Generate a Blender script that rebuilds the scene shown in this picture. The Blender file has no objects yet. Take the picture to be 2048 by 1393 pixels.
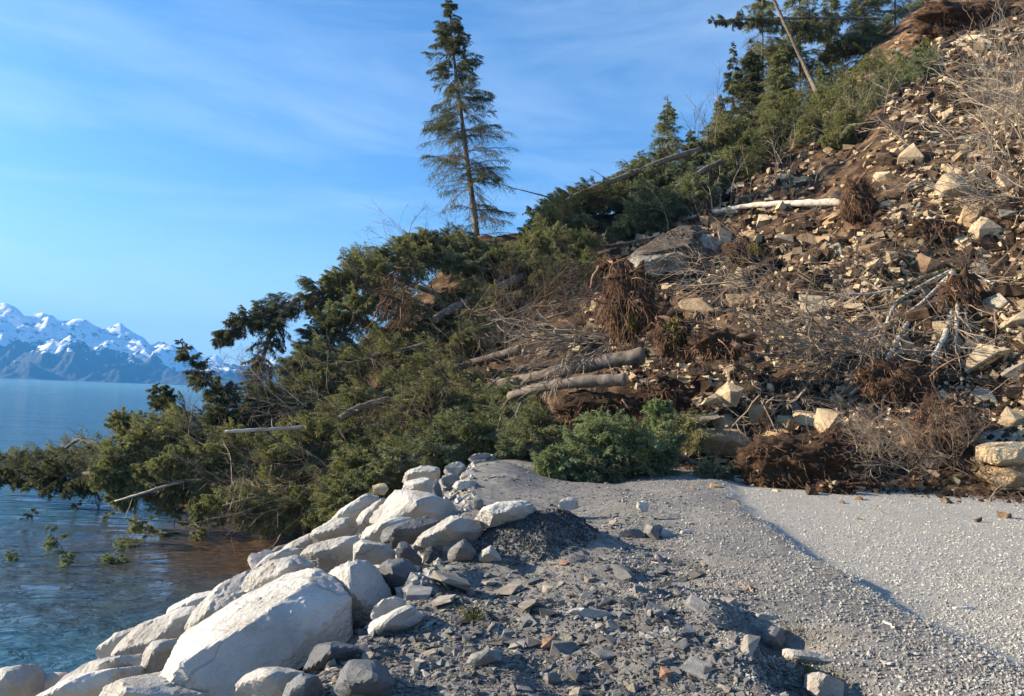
import bpy, bmesh, math, random
import numpy as np
from mathutils import Matrix, Vector
SC = bpy.context.scene
COL = SC.collection
rng = np.random.default_rng(7)
random.seed(7)
R = math.radians
# ------------------------------------------------------------------ camera, sky, sun, exposure
FPX = 1479.0; CAMZ = 4.5
ROLL = R(2.15); PITCH = math.atan(98 / FPX)
cf = np.array([0, math.cos(PITCH), math.sin(PITCH)])
r0 = np.array([1.0, 0, 0]); u0 = np.cross(r0, cf)
cr = r0 * math.cos(ROLL) + u0 * math.sin(ROLL)
cu = np.cross(cr, cf)
CAM = np.array([0, 0, CAMZ])
cam = bpy.data.cameras.new('camera'); cam_o = bpy.data.objects.new('camera', cam); COL.objects.link(cam_o)
cam.lens = 26.0; cam.sensor_width = 36.0; cam.sensor_fit = 'HORIZONTAL'; cam.clip_start = .05; cam.clip_end = 60000
m = Matrix.Identity(4)
for i in range(3):
    m[i][0] = cr[i]; m[i][1] = cu[i]; m[i][2] = -cf[i]; m[i][3] = CAM[i]
cam_o.matrix_world = m
SC.camera = cam_o
SUN_EL = R(22); SUN_AZ = R(-87)            # azimuth from +Y, clockwise positive: sun on the left, a little ahead
sun_dir = Vector((math.sin(SUN_AZ) * math.cos(SUN_EL), math.cos(SUN_AZ) * math.cos(SUN_EL), math.sin(SUN_EL)))
sun = bpy.data.lights.new('sun', 'SUN'); sun.energy = 5.0; sun.angle = R(.53); sun.color = (1, .84, .62)
sun_o = bpy.data.objects.new('sun', sun); COL.objects.link(sun_o)
sun_o.rotation_euler = (-sun_dir).to_track_quat('-Z', 'Y').to_euler()
SC.view_settings.view_transform = 'Standard'; SC.view_settings.look = 'None'
SC.view_settings.gamma = 1; SC.view_settings.exposure = 1.42; SC.view_settings.use_curve_mapping = False
SC.cycles.max_bounces = 6; SC.cycles.diffuse_bounces = 2; SC.cycles.glossy_bounces = 3
SC.cycles.transparent_max_bounces = 8; SC.cycles.volume_bounces = 0
W = bpy.data.worlds.new('World'); SC.world = W; W.use_nodes = True
nt = W.node_tree; nt.nodes.clear()
def N(nt, t, **k):
    n = nt.nodes.new(t)
    for a, b in k.items():
        if a[0] == 'i' and a[1:].isdigit(): n.inputs[int(a[1:])].default_value = b
        else: setattr(n, a, b)
    return n
def L(nt, a, b): nt.links.new(a, b)
sky = N(nt, 'ShaderNodeTexSky', sky_type='NISHITA', sun_disc=False, sun_elevation=SUN_EL, sun_rotation=SUN_AZ, altitude=0, air_density=1.0, dust_density=1.0, ozone_density=2.2)
geo = N(nt, 'ShaderNodeTexCoord')
mp = N(nt, 'ShaderNodeMapping'); mp.inputs['Scale'].default_value = (1.2, .9, 5.5); mp.inputs['Rotation'].default_value = (R(12), R(-32), R(20))
L(nt, geo.outputs['Generated'], mp.inputs['Vector'])
nz = N(nt, 'ShaderNodeTexNoise'); nz.inputs['Scale'].default_value = 1.5; nz.inputs['Detail'].default_value = 6; nz.inputs['Roughness'].default_value = .58; nz.inputs['Distortion'].default_value = .35
L(nt, mp.outputs[0], nz.inputs['Vector'])
rp = N(nt, 'ShaderNodeValToRGB'); rp.color_ramp.elements[0].position = .46; rp.color_ramp.elements[1].position = .82
L(nt, nz.outputs[0], rp.inputs[0])
ml = N(nt, 'ShaderNodeMath', operation='MULTIPLY', i1=.48); L(nt, rp.outputs[0], ml.inputs[0])
hs = N(nt, 'ShaderNodeMixRGB', blend_type='MULTIPLY'); hs.inputs[0].default_value = 1; hs.inputs[2].default_value = (.68, 1.06, 1.38, 1)
L(nt, sky.outputs[0], hs.inputs[1])
sz = N(nt, 'ShaderNodeSeparateXYZ'); L(nt, geo.outputs['Generated'], sz.inputs[0])
hz_ = N(nt, 'ShaderNodeMapRange', interpolation_type='SMOOTHERSTEP'); hz_.inputs[1].default_value = .3; hz_.inputs[2].default_value = -.02; hz_.inputs[3].default_value = 0; hz_.inputs[4].default_value = .62; L(nt, sz.outputs['Z'], hz_.inputs[0])
ad = N(nt, 'ShaderNodeMath', operation='ADD', use_clamp=True); L(nt, ml.outputs[0], ad.inputs[0]); L(nt, hz_.outputs[0], ad.inputs[1]); ml = ad
mx = N(nt, 'ShaderNodeMixRGB'); mx.inputs[2].default_value = (5.4, 6.7, 7.8, 1)
L(nt, ml.outputs[0], mx.inputs[0]); L(nt, hs.outputs[0], mx.inputs[1])
bg = N(nt, 'ShaderNodeBackground'); bg.inputs[1].default_value = .066
wo = N(nt, 'ShaderNodeOutputWorld'); L(nt, mx.outputs[0], bg.inputs[0]); L(nt, bg.outputs[0], wo.inputs[0])

# ------------------------------------------------------------------ small maths helpers
def ray(px, py):
    px = np.asarray(px, float); py = np.asarray(py, float)
    d = cf + np.multiply.outer((px - 1024) / FPX, cr) - np.multiply.outer((py - 696.5) / FPX, cu)
    return d / d[..., 1:2]
def P(px, py, y):                     # the point seen at photo position (px, py), y metres ahead
    return CAM + ray(px, py) * np.asarray(y, float)[..., None]
def to_px(Pw):
    v = np.asarray(Pw) - CAM; z = v @ cf
    return 1024 + FPX * (v @ cr) / z, 696.5 - FPX * (v @ cu) / z
def ss(a, b, x):
    t = np.clip((x - a) / (b - a), 0, 1); return t * t * (3 - 2 * t)
def _h(ix, iy, iz, s):
    n = (ix * 374761393 + iy * 668265263 + iz * 2147483647 + s * 1274126177) & 0xffffffff
    n = ((n ^ (n >> 13)) * 1274126177) & 0xffffffff
    return ((n ^ (n >> 16)) & 0xffff) / 65535.0
def vnoise(p, s=0):
    p = np.asarray(p, float); i = np.floor(p).astype(np.int64); f = p - i; f = f * f * (3 - 2 * f)
    r = 0
    for a in (0, 1):
        for b in (0, 1):
            for c in (0, 1):
                w = (f[:, 0] if a else 1 - f[:, 0]) * (f[:, 1] if b else 1 - f[:, 1]) * (f[:, 2] if c else 1 - f[:, 2])
                r = r + w * _h(i[:, 0] + a, i[:, 1] + b, i[:, 2] + c, s)
    return r * 2 - 1
def fbm(p, o=4, s=0, g=.5):
    r = 0; a = 1
    for k in range(o):
        r = r + a * vnoise(p * (2 ** k) + k * 17.3, s + k); a *= g
    return r
def norm(v): return v / np.maximum(np.linalg.norm(v, axis=-1, keepdims=True), 1e-9)

# ------------------------------------------------------------------ mesh helpers
def mesh(name, V, F, mats, smooth=False, tint=None, mi=None):
    V = np.asarray(V, np.float32).reshape(-1, 3); F = np.asarray(F, np.int32)
    me = bpy.data.meshes.new(name); k = F.shape[1]; n = len(F)
    me.vertices.add(len(V)); me.vertices.foreach_set('co', V.ravel())
    me.loops.add(n * k); me.loops.foreach_set('vertex_index', F.ravel())
    me.polygons.add(n); me.polygons.foreach_set('loop_start', np.arange(n, dtype=np.int32) * k)
    if mi is not None: me.polygons.foreach_set('material_index', np.asarray(mi, np.int32))
    me.polygons.foreach_set('use_smooth', np.full(n, bool(smooth)))
    me.update(calc_edges=True)
    if tint is not None:
        a = me.attributes.new('tint', 'FLOAT', 'POINT'); a.data.foreach_set('value', np.asarray(tint, np.float32))
    for m_ in (mats if isinstance(mats, (list, tuple)) else [mats]): me.materials.append(m_)
    return me
def obj(name, me, parent=None, loc=None, label=None, cat=None, group=None, kind=None):
    o = bpy.data.objects.new(name, me); COL.objects.link(o)
    if loc is not None: o.location = [float(c) for c in loc]
    if parent is not None: o.parent = parent
    if label: o['label'] = label
    if cat: o['category'] = cat
    if group: o['group'] = group
    if kind: o['kind'] = kind
    return o
def grid_faces(nr, nc):
    i = np.arange(nr * nc).reshape(nr, nc)
    return np.stack([i[:-1, :-1], i[:-1, 1:], i[1:, 1:], i[1:, :-1]], -1).reshape(-1, 4)
def tubes(C, Rr, sides=4):
    """C (n,k,3) polylines, Rr (n,k) radii -> V, F"""
    n, k, _ = C.shape
    T = np.empty_like(C); T[:, 1:-1] = C[:, 2:] - C[:, :-2]; T[:, 0] = C[:, 1] - C[:, 0]; T[:, -1] = C[:, -1] - C[:, -2]
    T = norm(T)
    ref = np.where(np.abs(T[:, :1, 2:3]) > .8, np.array([1., 0, 0]), np.array([0., 0, 1.]))
    A = norm(np.cross(T, np.broadcast_to(ref, T.shape))); B = np.cross(T, A)
    ang = np.arange(sides) * 2 * np.pi / sides
    V = C[:, :, None] + Rr[:, :, None, None] * (A[:, :, None] * np.cos(ang)[None, None, :, None] + B[:, :, None] * np.sin(ang)[None, None, :, None])
    i = np.arange(n * k * sides).reshape(n, k, sides); j = np.roll(i, -1, 2)
    F = np.stack([i[:, :-1], j[:, :-1], j[:, 1:], i[:, 1:]], -1).reshape(-1, 4)
    return V.reshape(-1, 3), F
def join(parts):
    """[(V, F4, tint, mat_index)] -> arrays"""
    Vs = []; Fs = []; Ts = []; Ms = []; o = 0
    for V, F, t, mi in parts:
        Vs.append(V); Fs.append(F + o); o += len(V)
        Ts.append(np.broadcast_to(t, (len(V),))); Ms.append(np.full(len(F), mi))
    return np.concatenate(Vs), np.concatenate(Fs), np.concatenate(Ts), np.concatenate(Ms)

# ------------------------------------------------------------------ materials
def ramp(nt, fac, stops):
    r = N(nt, 'ShaderNodeValToRGB'); e = r.color_ramp.elements
    while len(e) < len(stops): e.new(.5)
    for el, (p, c) in zip(e, stops): el.position = p; el.color = (*c, 1)
    L(nt, fac, r.inputs[0]); return r.outputs[0]
def noise(nt, vec, sc, det=4, ro=.55, dist=0):
    n = N(nt, 'ShaderNodeTexNoise'); n.inputs['Scale'].default_value = sc; n.inputs['Detail'].default_value = det
    n.inputs['Roughness'].default_value = ro; n.inputs['Distortion'].default_value = dist
    L(nt, vec, n.inputs['Vector']); return n.outputs[0]
def mixc(nt, fac, a, b, mode='MIX'):
    m_ = N(nt, 'ShaderNodeMixRGB', blend_type=mode)
    for s, v in ((0, fac), (1, a), (2, b)):
        if isinstance(v, (int, float)): m_.inputs[s].default_value = v
        elif isinstance(v, tuple): m_.inputs[s].default_value = (*v, 1)
        else: L(nt, v, m_.inputs[s])
    return m_.outputs[0]
def math_(nt, op, a, b=0.0):
    m_ = N(nt, 'ShaderNodeMath', operation=op)
    for s, v in ((0, a), (1, b)):
        if isinstance(v, (int, float)): m_.inputs[s].default_value = v
        else: L(nt, v, m_.inputs[s])
    return m_.outputs[0]
def material(name, stops, scale=3, rough=.85, bump=.5, bscale=None, bdist=.02, speck=None, rnd=.25, coord='Object', tint=0, det=6, squash=None, stain=None, spec=.3):
    """stops: colour ramp over noise; speck: (scale, colour, threshold, amount); stain: (scale, colour, threshold, amount)"""
    ma = bpy.data.materials.new(name); ma.use_nodes = True; nt = ma.node_tree
    b = nt.nodes['Principled BSDF']; b.inputs['Roughness'].default_value = rough; b.inputs['Specular IOR Level'].default_value = spec
    tc = N(nt, 'ShaderNodeTexCoord'); oi = N(nt, 'ShaderNodeObjectInfo')
    if coord == 'World': vec = N(nt, 'ShaderNodeNewGeometry').outputs['Position']
    else: vec = tc.outputs[coord]
    va = N(nt, 'ShaderNodeVectorMath', operation='ADD'); L(nt, vec, va.inputs[0])
    sc_ = N(nt, 'ShaderNodeVectorMath', operation='SCALE'); sc_.inputs[0].default_value = (37, 53, 29); L(nt, oi.outputs['Random'], sc_.inputs['Scale'])
    L(nt, sc_.outputs[0], va.inputs[1]); vec = va.outputs[0]
    if squash:
        mp = N(nt, 'ShaderNodeMapping'); mp.inputs['Scale'].default_value = squash; L(nt, vec, mp.inputs[0]); vec = mp.outputs[0]
    c = ramp(nt, noise(nt, vec, scale, det), stops)
    for q in (speck, stain):
        if q:
            f = noise(nt, vec, q[0], 3, .6); s = N(nt, 'ShaderNodeMapRange'); s.inputs[1].default_value = q[2]; s.inputs[2].default_value = q[2] + .06 if q is speck else q[2] + .12
            s.inputs[4].default_value = q[3]; L(nt, f, s.inputs[0]); c = mixc(nt, s.outputs[0], c, q[1])
    if rnd:
        v = N(nt, 'ShaderNodeMapRange'); v.inputs[3].default_value = 1 - rnd; v.inputs[4].default_value = 1 + rnd * .8; L(nt, oi.outputs['Random'], v.inputs[0])
        c = mixc(nt, 1.0, c, v.outputs[0], 'MULTIPLY')
    if tint:
        at = N(nt, 'ShaderNodeAttribute', attribute_name='tint')
        v = N(nt, 'ShaderNodeMapRange'); v.inputs[3].default_value = 1 - tint; v.inputs[4].default_value = 1 + tint; L(nt, at.outputs['Fac'], v.inputs[0])
        c = mixc(nt, 1.0, c, v.outputs[0], 'MULTIPLY')
    L(nt, c, b.inputs['Base Color'])
    if bump:
        bn = N(nt, 'ShaderNodeBump'); bn.inputs['Strength'].default_value = bump; bn.inputs['Distance'].default_value = bdist
        L(nt, noise(nt, vec, bscale or scale * 3, 6, .65), bn.inputs['Height']); L(nt, bn.outputs[0], b.inputs['Normal'])
    return ma
# ------------------------------------------------------------------ the lie of the land
_px = np.array([-300, 200, 350, 500, 650, 800, 950, 1100, 1300, 1450, 1700, 1850, 2048, 2500])
_u = (_px - 1024) / FPX
_td = np.array([30, 27, 24.5, 22.5, 21.5, 21.5, 22, 21.5, 20.3, 18.8, 16.6, 15.9, 15.2, 13.5])
_cd = np.array([34, 31, 29, 29, 31, 35, 39, 41, 45, 51, 60, 66, 72, 84.])
_cpy = np.array([0, 0, 0, 850, 745, 625, 492, 492, 430, 372, 160, 25, -90, -350.])
_cz = np.array([P(a, b, d)[2] for a, b, d in zip(_px, _cpy, _cd)]); _cz[0] = -1.5; _cz[1] = -1.2; _cz[2] = .3
BERM_Y = np.array([-40, 0, 4.7, 5.9, 8.6, 12, 14.9, 18, 40]); BERM_X = np.array([3.6, 3.4, 3.12, 2.88, 3.1, 3.5, 4.2, 5.4, 10])
def berm_x(y): return np.interp(y, BERM_Y, BERM_X) + .03 * np.sin(y * 1.3) + .03 * np.sin(y * 3.7 + 1)
def edge_x(y): return np.interp(y, [-40, 3, 4.7, 5.8, 7.2, 11.4, 16, 20, 24], [-1.3, -1.12, -1.0, -.78, -.68, -.58, -.75, -.3, 1])
BUMPS = [  # x, y, radius x, radius y, height  (heaps, hollows on the shoulder)
    (.95, 8.1, .4, .35, .12), (1.5, 6.6, .28, .22, -.17), (1.75, 7.4, .5, .3, -.12), (1.95, 5.25, .3, .26, -.3), (1.55, 5.5, .2, .25, .16), (1.5, 4.6, .14, .3, .12),
    (1.85, 4.4, .26, .26, -.36), (1.25, 6.0, .6, .4, .1), (1.2, 4.7, .45, .35, .1), (.3, 5.2, .8, .5, .06), (2.3, 7.2, .7, 1.2, .06), (-.3, 15, 1.0, 2.2, .32), (.9, 11, .8, .8, -.08), (2.3, 12.5, 1.2, 1.2, .05)]
def H_base(x, y):
    z = np.full(np.broadcast(x, y).shape, 2.9)
    d = berm_x(y) - x                                        # distance left of the berm's crest
    z = z + .075 * np.exp(-(d / 1.0) ** 2) * (d > 0) + .075 * np.exp(-(d / .32) ** 2) * (d <= 0)
    z = z - .04 * ss(0, .5, -d)
    z = z - .07 * ss(1.2, 3, d)
    for bx, by, rx, ry, h in BUMPS: z = z + h * np.exp(-((x - bx) / rx) ** 2 - ((y - by) / ry) ** 2)
    hp = np.exp(-((((x - .28) / .54) ** 2 + ((y - 8.25) / .5) ** 2) ** 1.7)); z = z + .36 * hp
    q = np.stack([x * 5, y * 5, 0 * x + 0 * y], -1).reshape(-1, 3); z = z + np.exp(-((x - .45) / .6) ** 2 - ((y - 8.2) / .6) ** 2) * .07 * fbm(q, 4, 33).reshape(z.shape)
    e = edge_x(y) - x                                        # beyond the shoulder: the revetment falls to the sea
    z = z - .56 * np.maximum(e, 0) - .12 * ss(0, .4, e)
    z = np.maximum(z, -1.6 - .02 * np.maximum(e, 0))
    z = z + .55 * np.maximum(x - 17, 0)
    return z
def slide_t(x, y):
    yy = np.maximum(y, 6.0); u = x / yy
    td = np.interp(u, _u, _td); cd = np.interp(u, _u, _cd); cz = np.interp(u, _u, _cz)
    return (y - td) / (cd - td), td, cd, cz
def H(x, y, fine=True):
    x = np.asarray(x, float); y = np.asarray(y, float)
    zb = H_base(x, y)
    t, td, cd, cz = slide_t(x, y)
    xt = x * td / np.maximum(y, 6.0)
    z0 = H_base(xt, td) - .2
    tt = np.clip(t, 0, 1)
    zs = z0 + (cz - z0) * (tt ** 1.06) + 1.0 * ss(0, .05, t) * ss(-8, 3, x)
    zs = np.where(t > 1, cz + 1.0 * ss(-8, 3, x) - .3 * (y - cd) - 1.2 * ss(0, 12, y - cd), zs)
    p = np.stack([x, y, 0 * x], -1).reshape(-1, 3)
    n1 = fbm(p * .33, 4, 3).reshape(x.shape); n2 = fbm(p * 1.7, 4, 9, .6).reshape(x.shape) if fine else 0
    zs = zs + (.75 * n1 + .17 * n2) * ss(0, .06, t) * (1 - .6 * ss(.85, 1, t))
    nb = fbm(p * 1.3, 3, 21).reshape(x.shape)
    road = ss(.15, .5, x - berm_x(y))
    sh_ = ss(1.1, 1.9, berm_x(y) - x) * ss(-1.3, -.6, x) * ss(10, 8, y)
    zb = zb + nb * (.045 * (1 - road) + .012 * road) + sh_ * (.1 * fbm(p * 1.05 + 4, 3, 25).reshape(x.shape) + (.035 * fbm(p * 4.5, 2, 28).reshape(x.shape) if fine else 0))
    z = np.where(t > -.02, np.maximum(zb, zs), zb)
    return z
# materials of the ground
M_ground = material('shale_grit', [(.25, (.11, .105, .1)), (.5, (.2, .192, .18)), (.75, (.33, .31, .28))], 9, .95, 1, 60, .03, speck=(46, (.33, .31, .28), .62, .8), rnd=0, coord='World', stain=(1.1, (.2, .17, .13), .56, .5))
M_road = material('pale_road_gravel', [(.3, (.23, .215, .185)), (.5, (.325, .308, .272)), (.72, (.42, .4, .355))], 28, .95, .8, 90, .012, rnd=0, coord='World', stain=(.7, (.4, .36, .3), .55, .5))
M_soil = material('dark_slide_soil', [(.3, (.025, .014, .008)), (.5, (.09, .052, .028)), (.66, (.21, .135, .075))], 1.6, .95, 1, 14, .12, rnd=0, coord='World', stain=(.25, (.22, .13, .06), .58, .55))
M_topsoil = material('ochre_scarp_soil', [(.4, (.05, .028, .015)), (.55, (.15, .085, .042)), (.72, (.33, .22, .12))], 1.6, .95, 1, 10, .1, rnd=0, coord='World')
# one sheet, fine in front of the camera: rows by distance, columns by bearing
u = np.linspace(-1.1, 1.1, 500)
y1 = np.concatenate([np.linspace(1.2, 2.8, 14), 1 / np.linspace(1 / 3., 1 / 15, 290)]); y2 = np.linspace(15, 76, 280)[1:]; y3 = np.array([80, 86, 95, 110, 130.])
ys = np.concatenate([y1, y2, y3])
Y, U = np.meshgrid(ys, u, indexing='ij'); X = U * Y; Z = H(X, Y)
_lys = np.asarray(ys)
def Hq(x, y):                            # the built sheet itself, looked up between its rows and columns
    uq = np.clip((x / y - u[0]) / (u[1] - u[0]), 0, len(u) - 1.001); j = uq.astype(int); fj = uq - j
    i = np.clip(np.searchsorted(_lys, y) - 1, 0, len(_lys) - 2); fi = np.clip((y - _lys[i]) / (_lys[i + 1] - _lys[i]), 0, 1)
    return (Z[i, j] * (1 - fj) + Z[i, j + 1] * fj) * (1 - fi) + (Z[i + 1, j] * (1 - fj) + Z[i + 1, j + 1] * fj) * fi
def G(px, py, ymax=90, y0=2.2):          # where the line of sight through (px, py) meets the land
    px = np.atleast_1d(np.asarray(px, float)); py = np.atleast_1d(np.asarray(py, float))
    rr = ray(px, py); ys = np.geomspace(y0, ymax, 240)
    X = rr[:, 0:1] * ys; Z = CAMZ + rr[:, 2:3] * ys; Y = np.broadcast_to(ys, X.shape)
    hit = Z < Hq(X, Y)
    k = np.where(hit.any(1), hit.argmax(1), -1)
    out = np.full((len(px), 3), np.nan)
    for i in np.nonzero(k > 0)[0]:
        a, b = ys[k[i] - 1], ys[k[i]]
        for _ in range(9):
            c = (a + b) / 2
            if CAMZ + rr[i, 2] * c < Hq(np.array([rr[i, 0] * c]), np.array([c]))[0]: b = c
            else: a = c
        out[i] = CAM + rr[i] * b
    return out
Fg = grid_faces(len(ys), len(u)); V = np.stack([X, Y, Z], -1).reshape(-1, 3)
c = V[Fg].mean(1); t_ = slide_t(c[:, 0], c[:, 1])[0]
isl = t_ > -.004; isr = (~isl) & (c[:, 0] > berm_x(c[:, 1]) + .12 + .12 * vnoise(c * 1.3, 2)); isg = ~(isl | isr)
def sub(name, Fs, ma, **k):
    ids, inv = np.unique(Fs, return_inverse=True)
    return obj(name, mesh(name, V[ids], inv.reshape(-1, 4), ma, smooth=True), **k)
sub('ground', Fg[isg], M_ground, kind='structure')
sub('road', Fg[isr], M_road, kind='structure')
qx_, qy_ = to_px(c); sc_n = vnoise(c * .35, 77) * 26 + vnoise(c * 1.1, 78) * 14
scarp = isl & (qx_ > 1560) & (qx_ < 1880) & (qy_ + sc_n < np.interp(qx_, [1600, 1700, 1800, 1960], [320, 225, 140, 70]) + 34)
sub('landslide_slope', Fg[isl & ~scarp], M_soil, kind='structure'); sub('scarp', Fg[scarp], M_topsoil, kind='structure')
# the same shoulder and road go on behind and beside the camera
xs = np.concatenate([np.linspace(-60, -1.5, 30), np.linspace(-1.3, 5, 30), np.linspace(5.5, 60, 20)]); yb = np.concatenate([np.linspace(-60, 0, 30), [.6, 1.2]])
Yb, Xb = np.meshgrid(yb, xs, indexing='ij')
obj('ground', mesh('ground', np.stack([Xb, Yb, H_base(Xb, Yb) - .004], -1), grid_faces(len(yb), len(xs)), M_ground, smooth=True), kind='structure')

# ------------------------------------------------------------------ water
def water_mat():
    ma = bpy.data.materials.new('sea_water'); ma.use_nodes = True; nt = ma.node_tree; b = nt.nodes['Principled BSDF']
    g = N(nt, 'ShaderNodeNewGeometry'); pos = g.outputs['Position']
    s = N(nt, 'ShaderNodeSeparateXYZ'); L(nt, pos, s.inputs[0])
    # silt washed out of the slide: brown near the debris, fading seawards
    d1 = N(nt, 'ShaderNodeVectorMath', operation='DISTANCE'); L(nt, pos, d1.inputs[0]); d1.inputs[1].default_value = (-6.5, 22, 0)
    nn = noise(nt, pos, .5, 3); q = math_(nt, 'ADD', d1.outputs['Value'], math_(nt, 'MULTIPLY', nn, 5.0))
    mr = N(nt, 'ShaderNodeMapRange'); mr.inputs[1].default_value = 4.5; mr.inputs[2].default_value = 13; mr.inputs[3].default_value = 1; mr.inputs[4].default_value = 0; L(nt, q, mr.inputs[0])
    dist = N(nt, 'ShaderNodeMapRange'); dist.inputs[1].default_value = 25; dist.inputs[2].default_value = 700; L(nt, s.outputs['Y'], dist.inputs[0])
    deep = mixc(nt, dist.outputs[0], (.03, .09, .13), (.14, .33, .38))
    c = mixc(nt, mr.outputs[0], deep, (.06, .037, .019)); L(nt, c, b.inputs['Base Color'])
    b.inputs['IOR'].default_value = 1.33; b.inputs['Roughness'].default_value = .06
    mp = N(nt, 'ShaderNodeMapping'); mp.inputs['Scale'].default_value = (1, 2.1, 1); mp.inputs['Rotation'].default_value = (0, 0, R(14)); L(nt, pos, mp.inputs[0])
    mp2 = N(nt, 'ShaderNodeMapping'); mp2.inputs['Scale'].default_value = (.1, 3.0, 1); mp2.inputs['Rotation'].default_value = (0, 0, R(4)); L(nt, pos, mp2.inputs[0])
    h = math_(nt, 'ADD', noise(nt, mp.outputs[0], 2.2, 4, .6, .4), math_(nt, 'MULTIPLY', noise(nt, mp.outputs[0], .35, 4, .6, .3), 2.6))
    h = math_(nt, 'ADD', h, math_(nt, 'MULTIPLY', noise(nt, mp2.outputs[0], .05, 5, .7, .3), 14.0))
    bn = N(nt, 'ShaderNodeBump'); bn.inputs['Strength'].default_value = .75; bn.inputs['Distance'].default_value = .16
    L(nt, h, bn.inputs['Height']); L(nt, bn.outputs[0], b.inputs['Normal'])
    return ma
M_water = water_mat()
uu = np.linspace(-1.3, 1.0, 220); yy = np.concatenate([1 / np.linspace(1 / 5., 1 / 60, 200), np.geomspace(62, 30000, 60)])
Yw, Uw = np.meshgrid(yy, uu, indexing='ij'); Xw = Uw * Yw
fade = np.exp(-Yw / 30)
pw = np.stack([Xw * .9 + .25 * Yw, Yw * 2.0 - .5 * Xw, 0 * Xw], -1).reshape(-1, 3)
Zw = (.05 * fbm(pw * 1.0, 3, 40).reshape(Xw.shape) + .03 * vnoise(pw * 2.7, 41).reshape(Xw.shape)) * fade
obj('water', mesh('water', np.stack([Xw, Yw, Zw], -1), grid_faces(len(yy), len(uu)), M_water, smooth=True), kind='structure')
xs = np.array([-30000, -3000, -300, -60, -7.0]); yb = np.array([-30000, -3000, -200, -20, 5.0])
Yb, Xb = np.meshgrid(yb, xs, indexing='ij')
obj('water', mesh('water', np.stack([Xb, Yb, 0 * Xb - .004], -1), grid_faces(5, 5), M_water, smooth=True), kind='structure')

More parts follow.
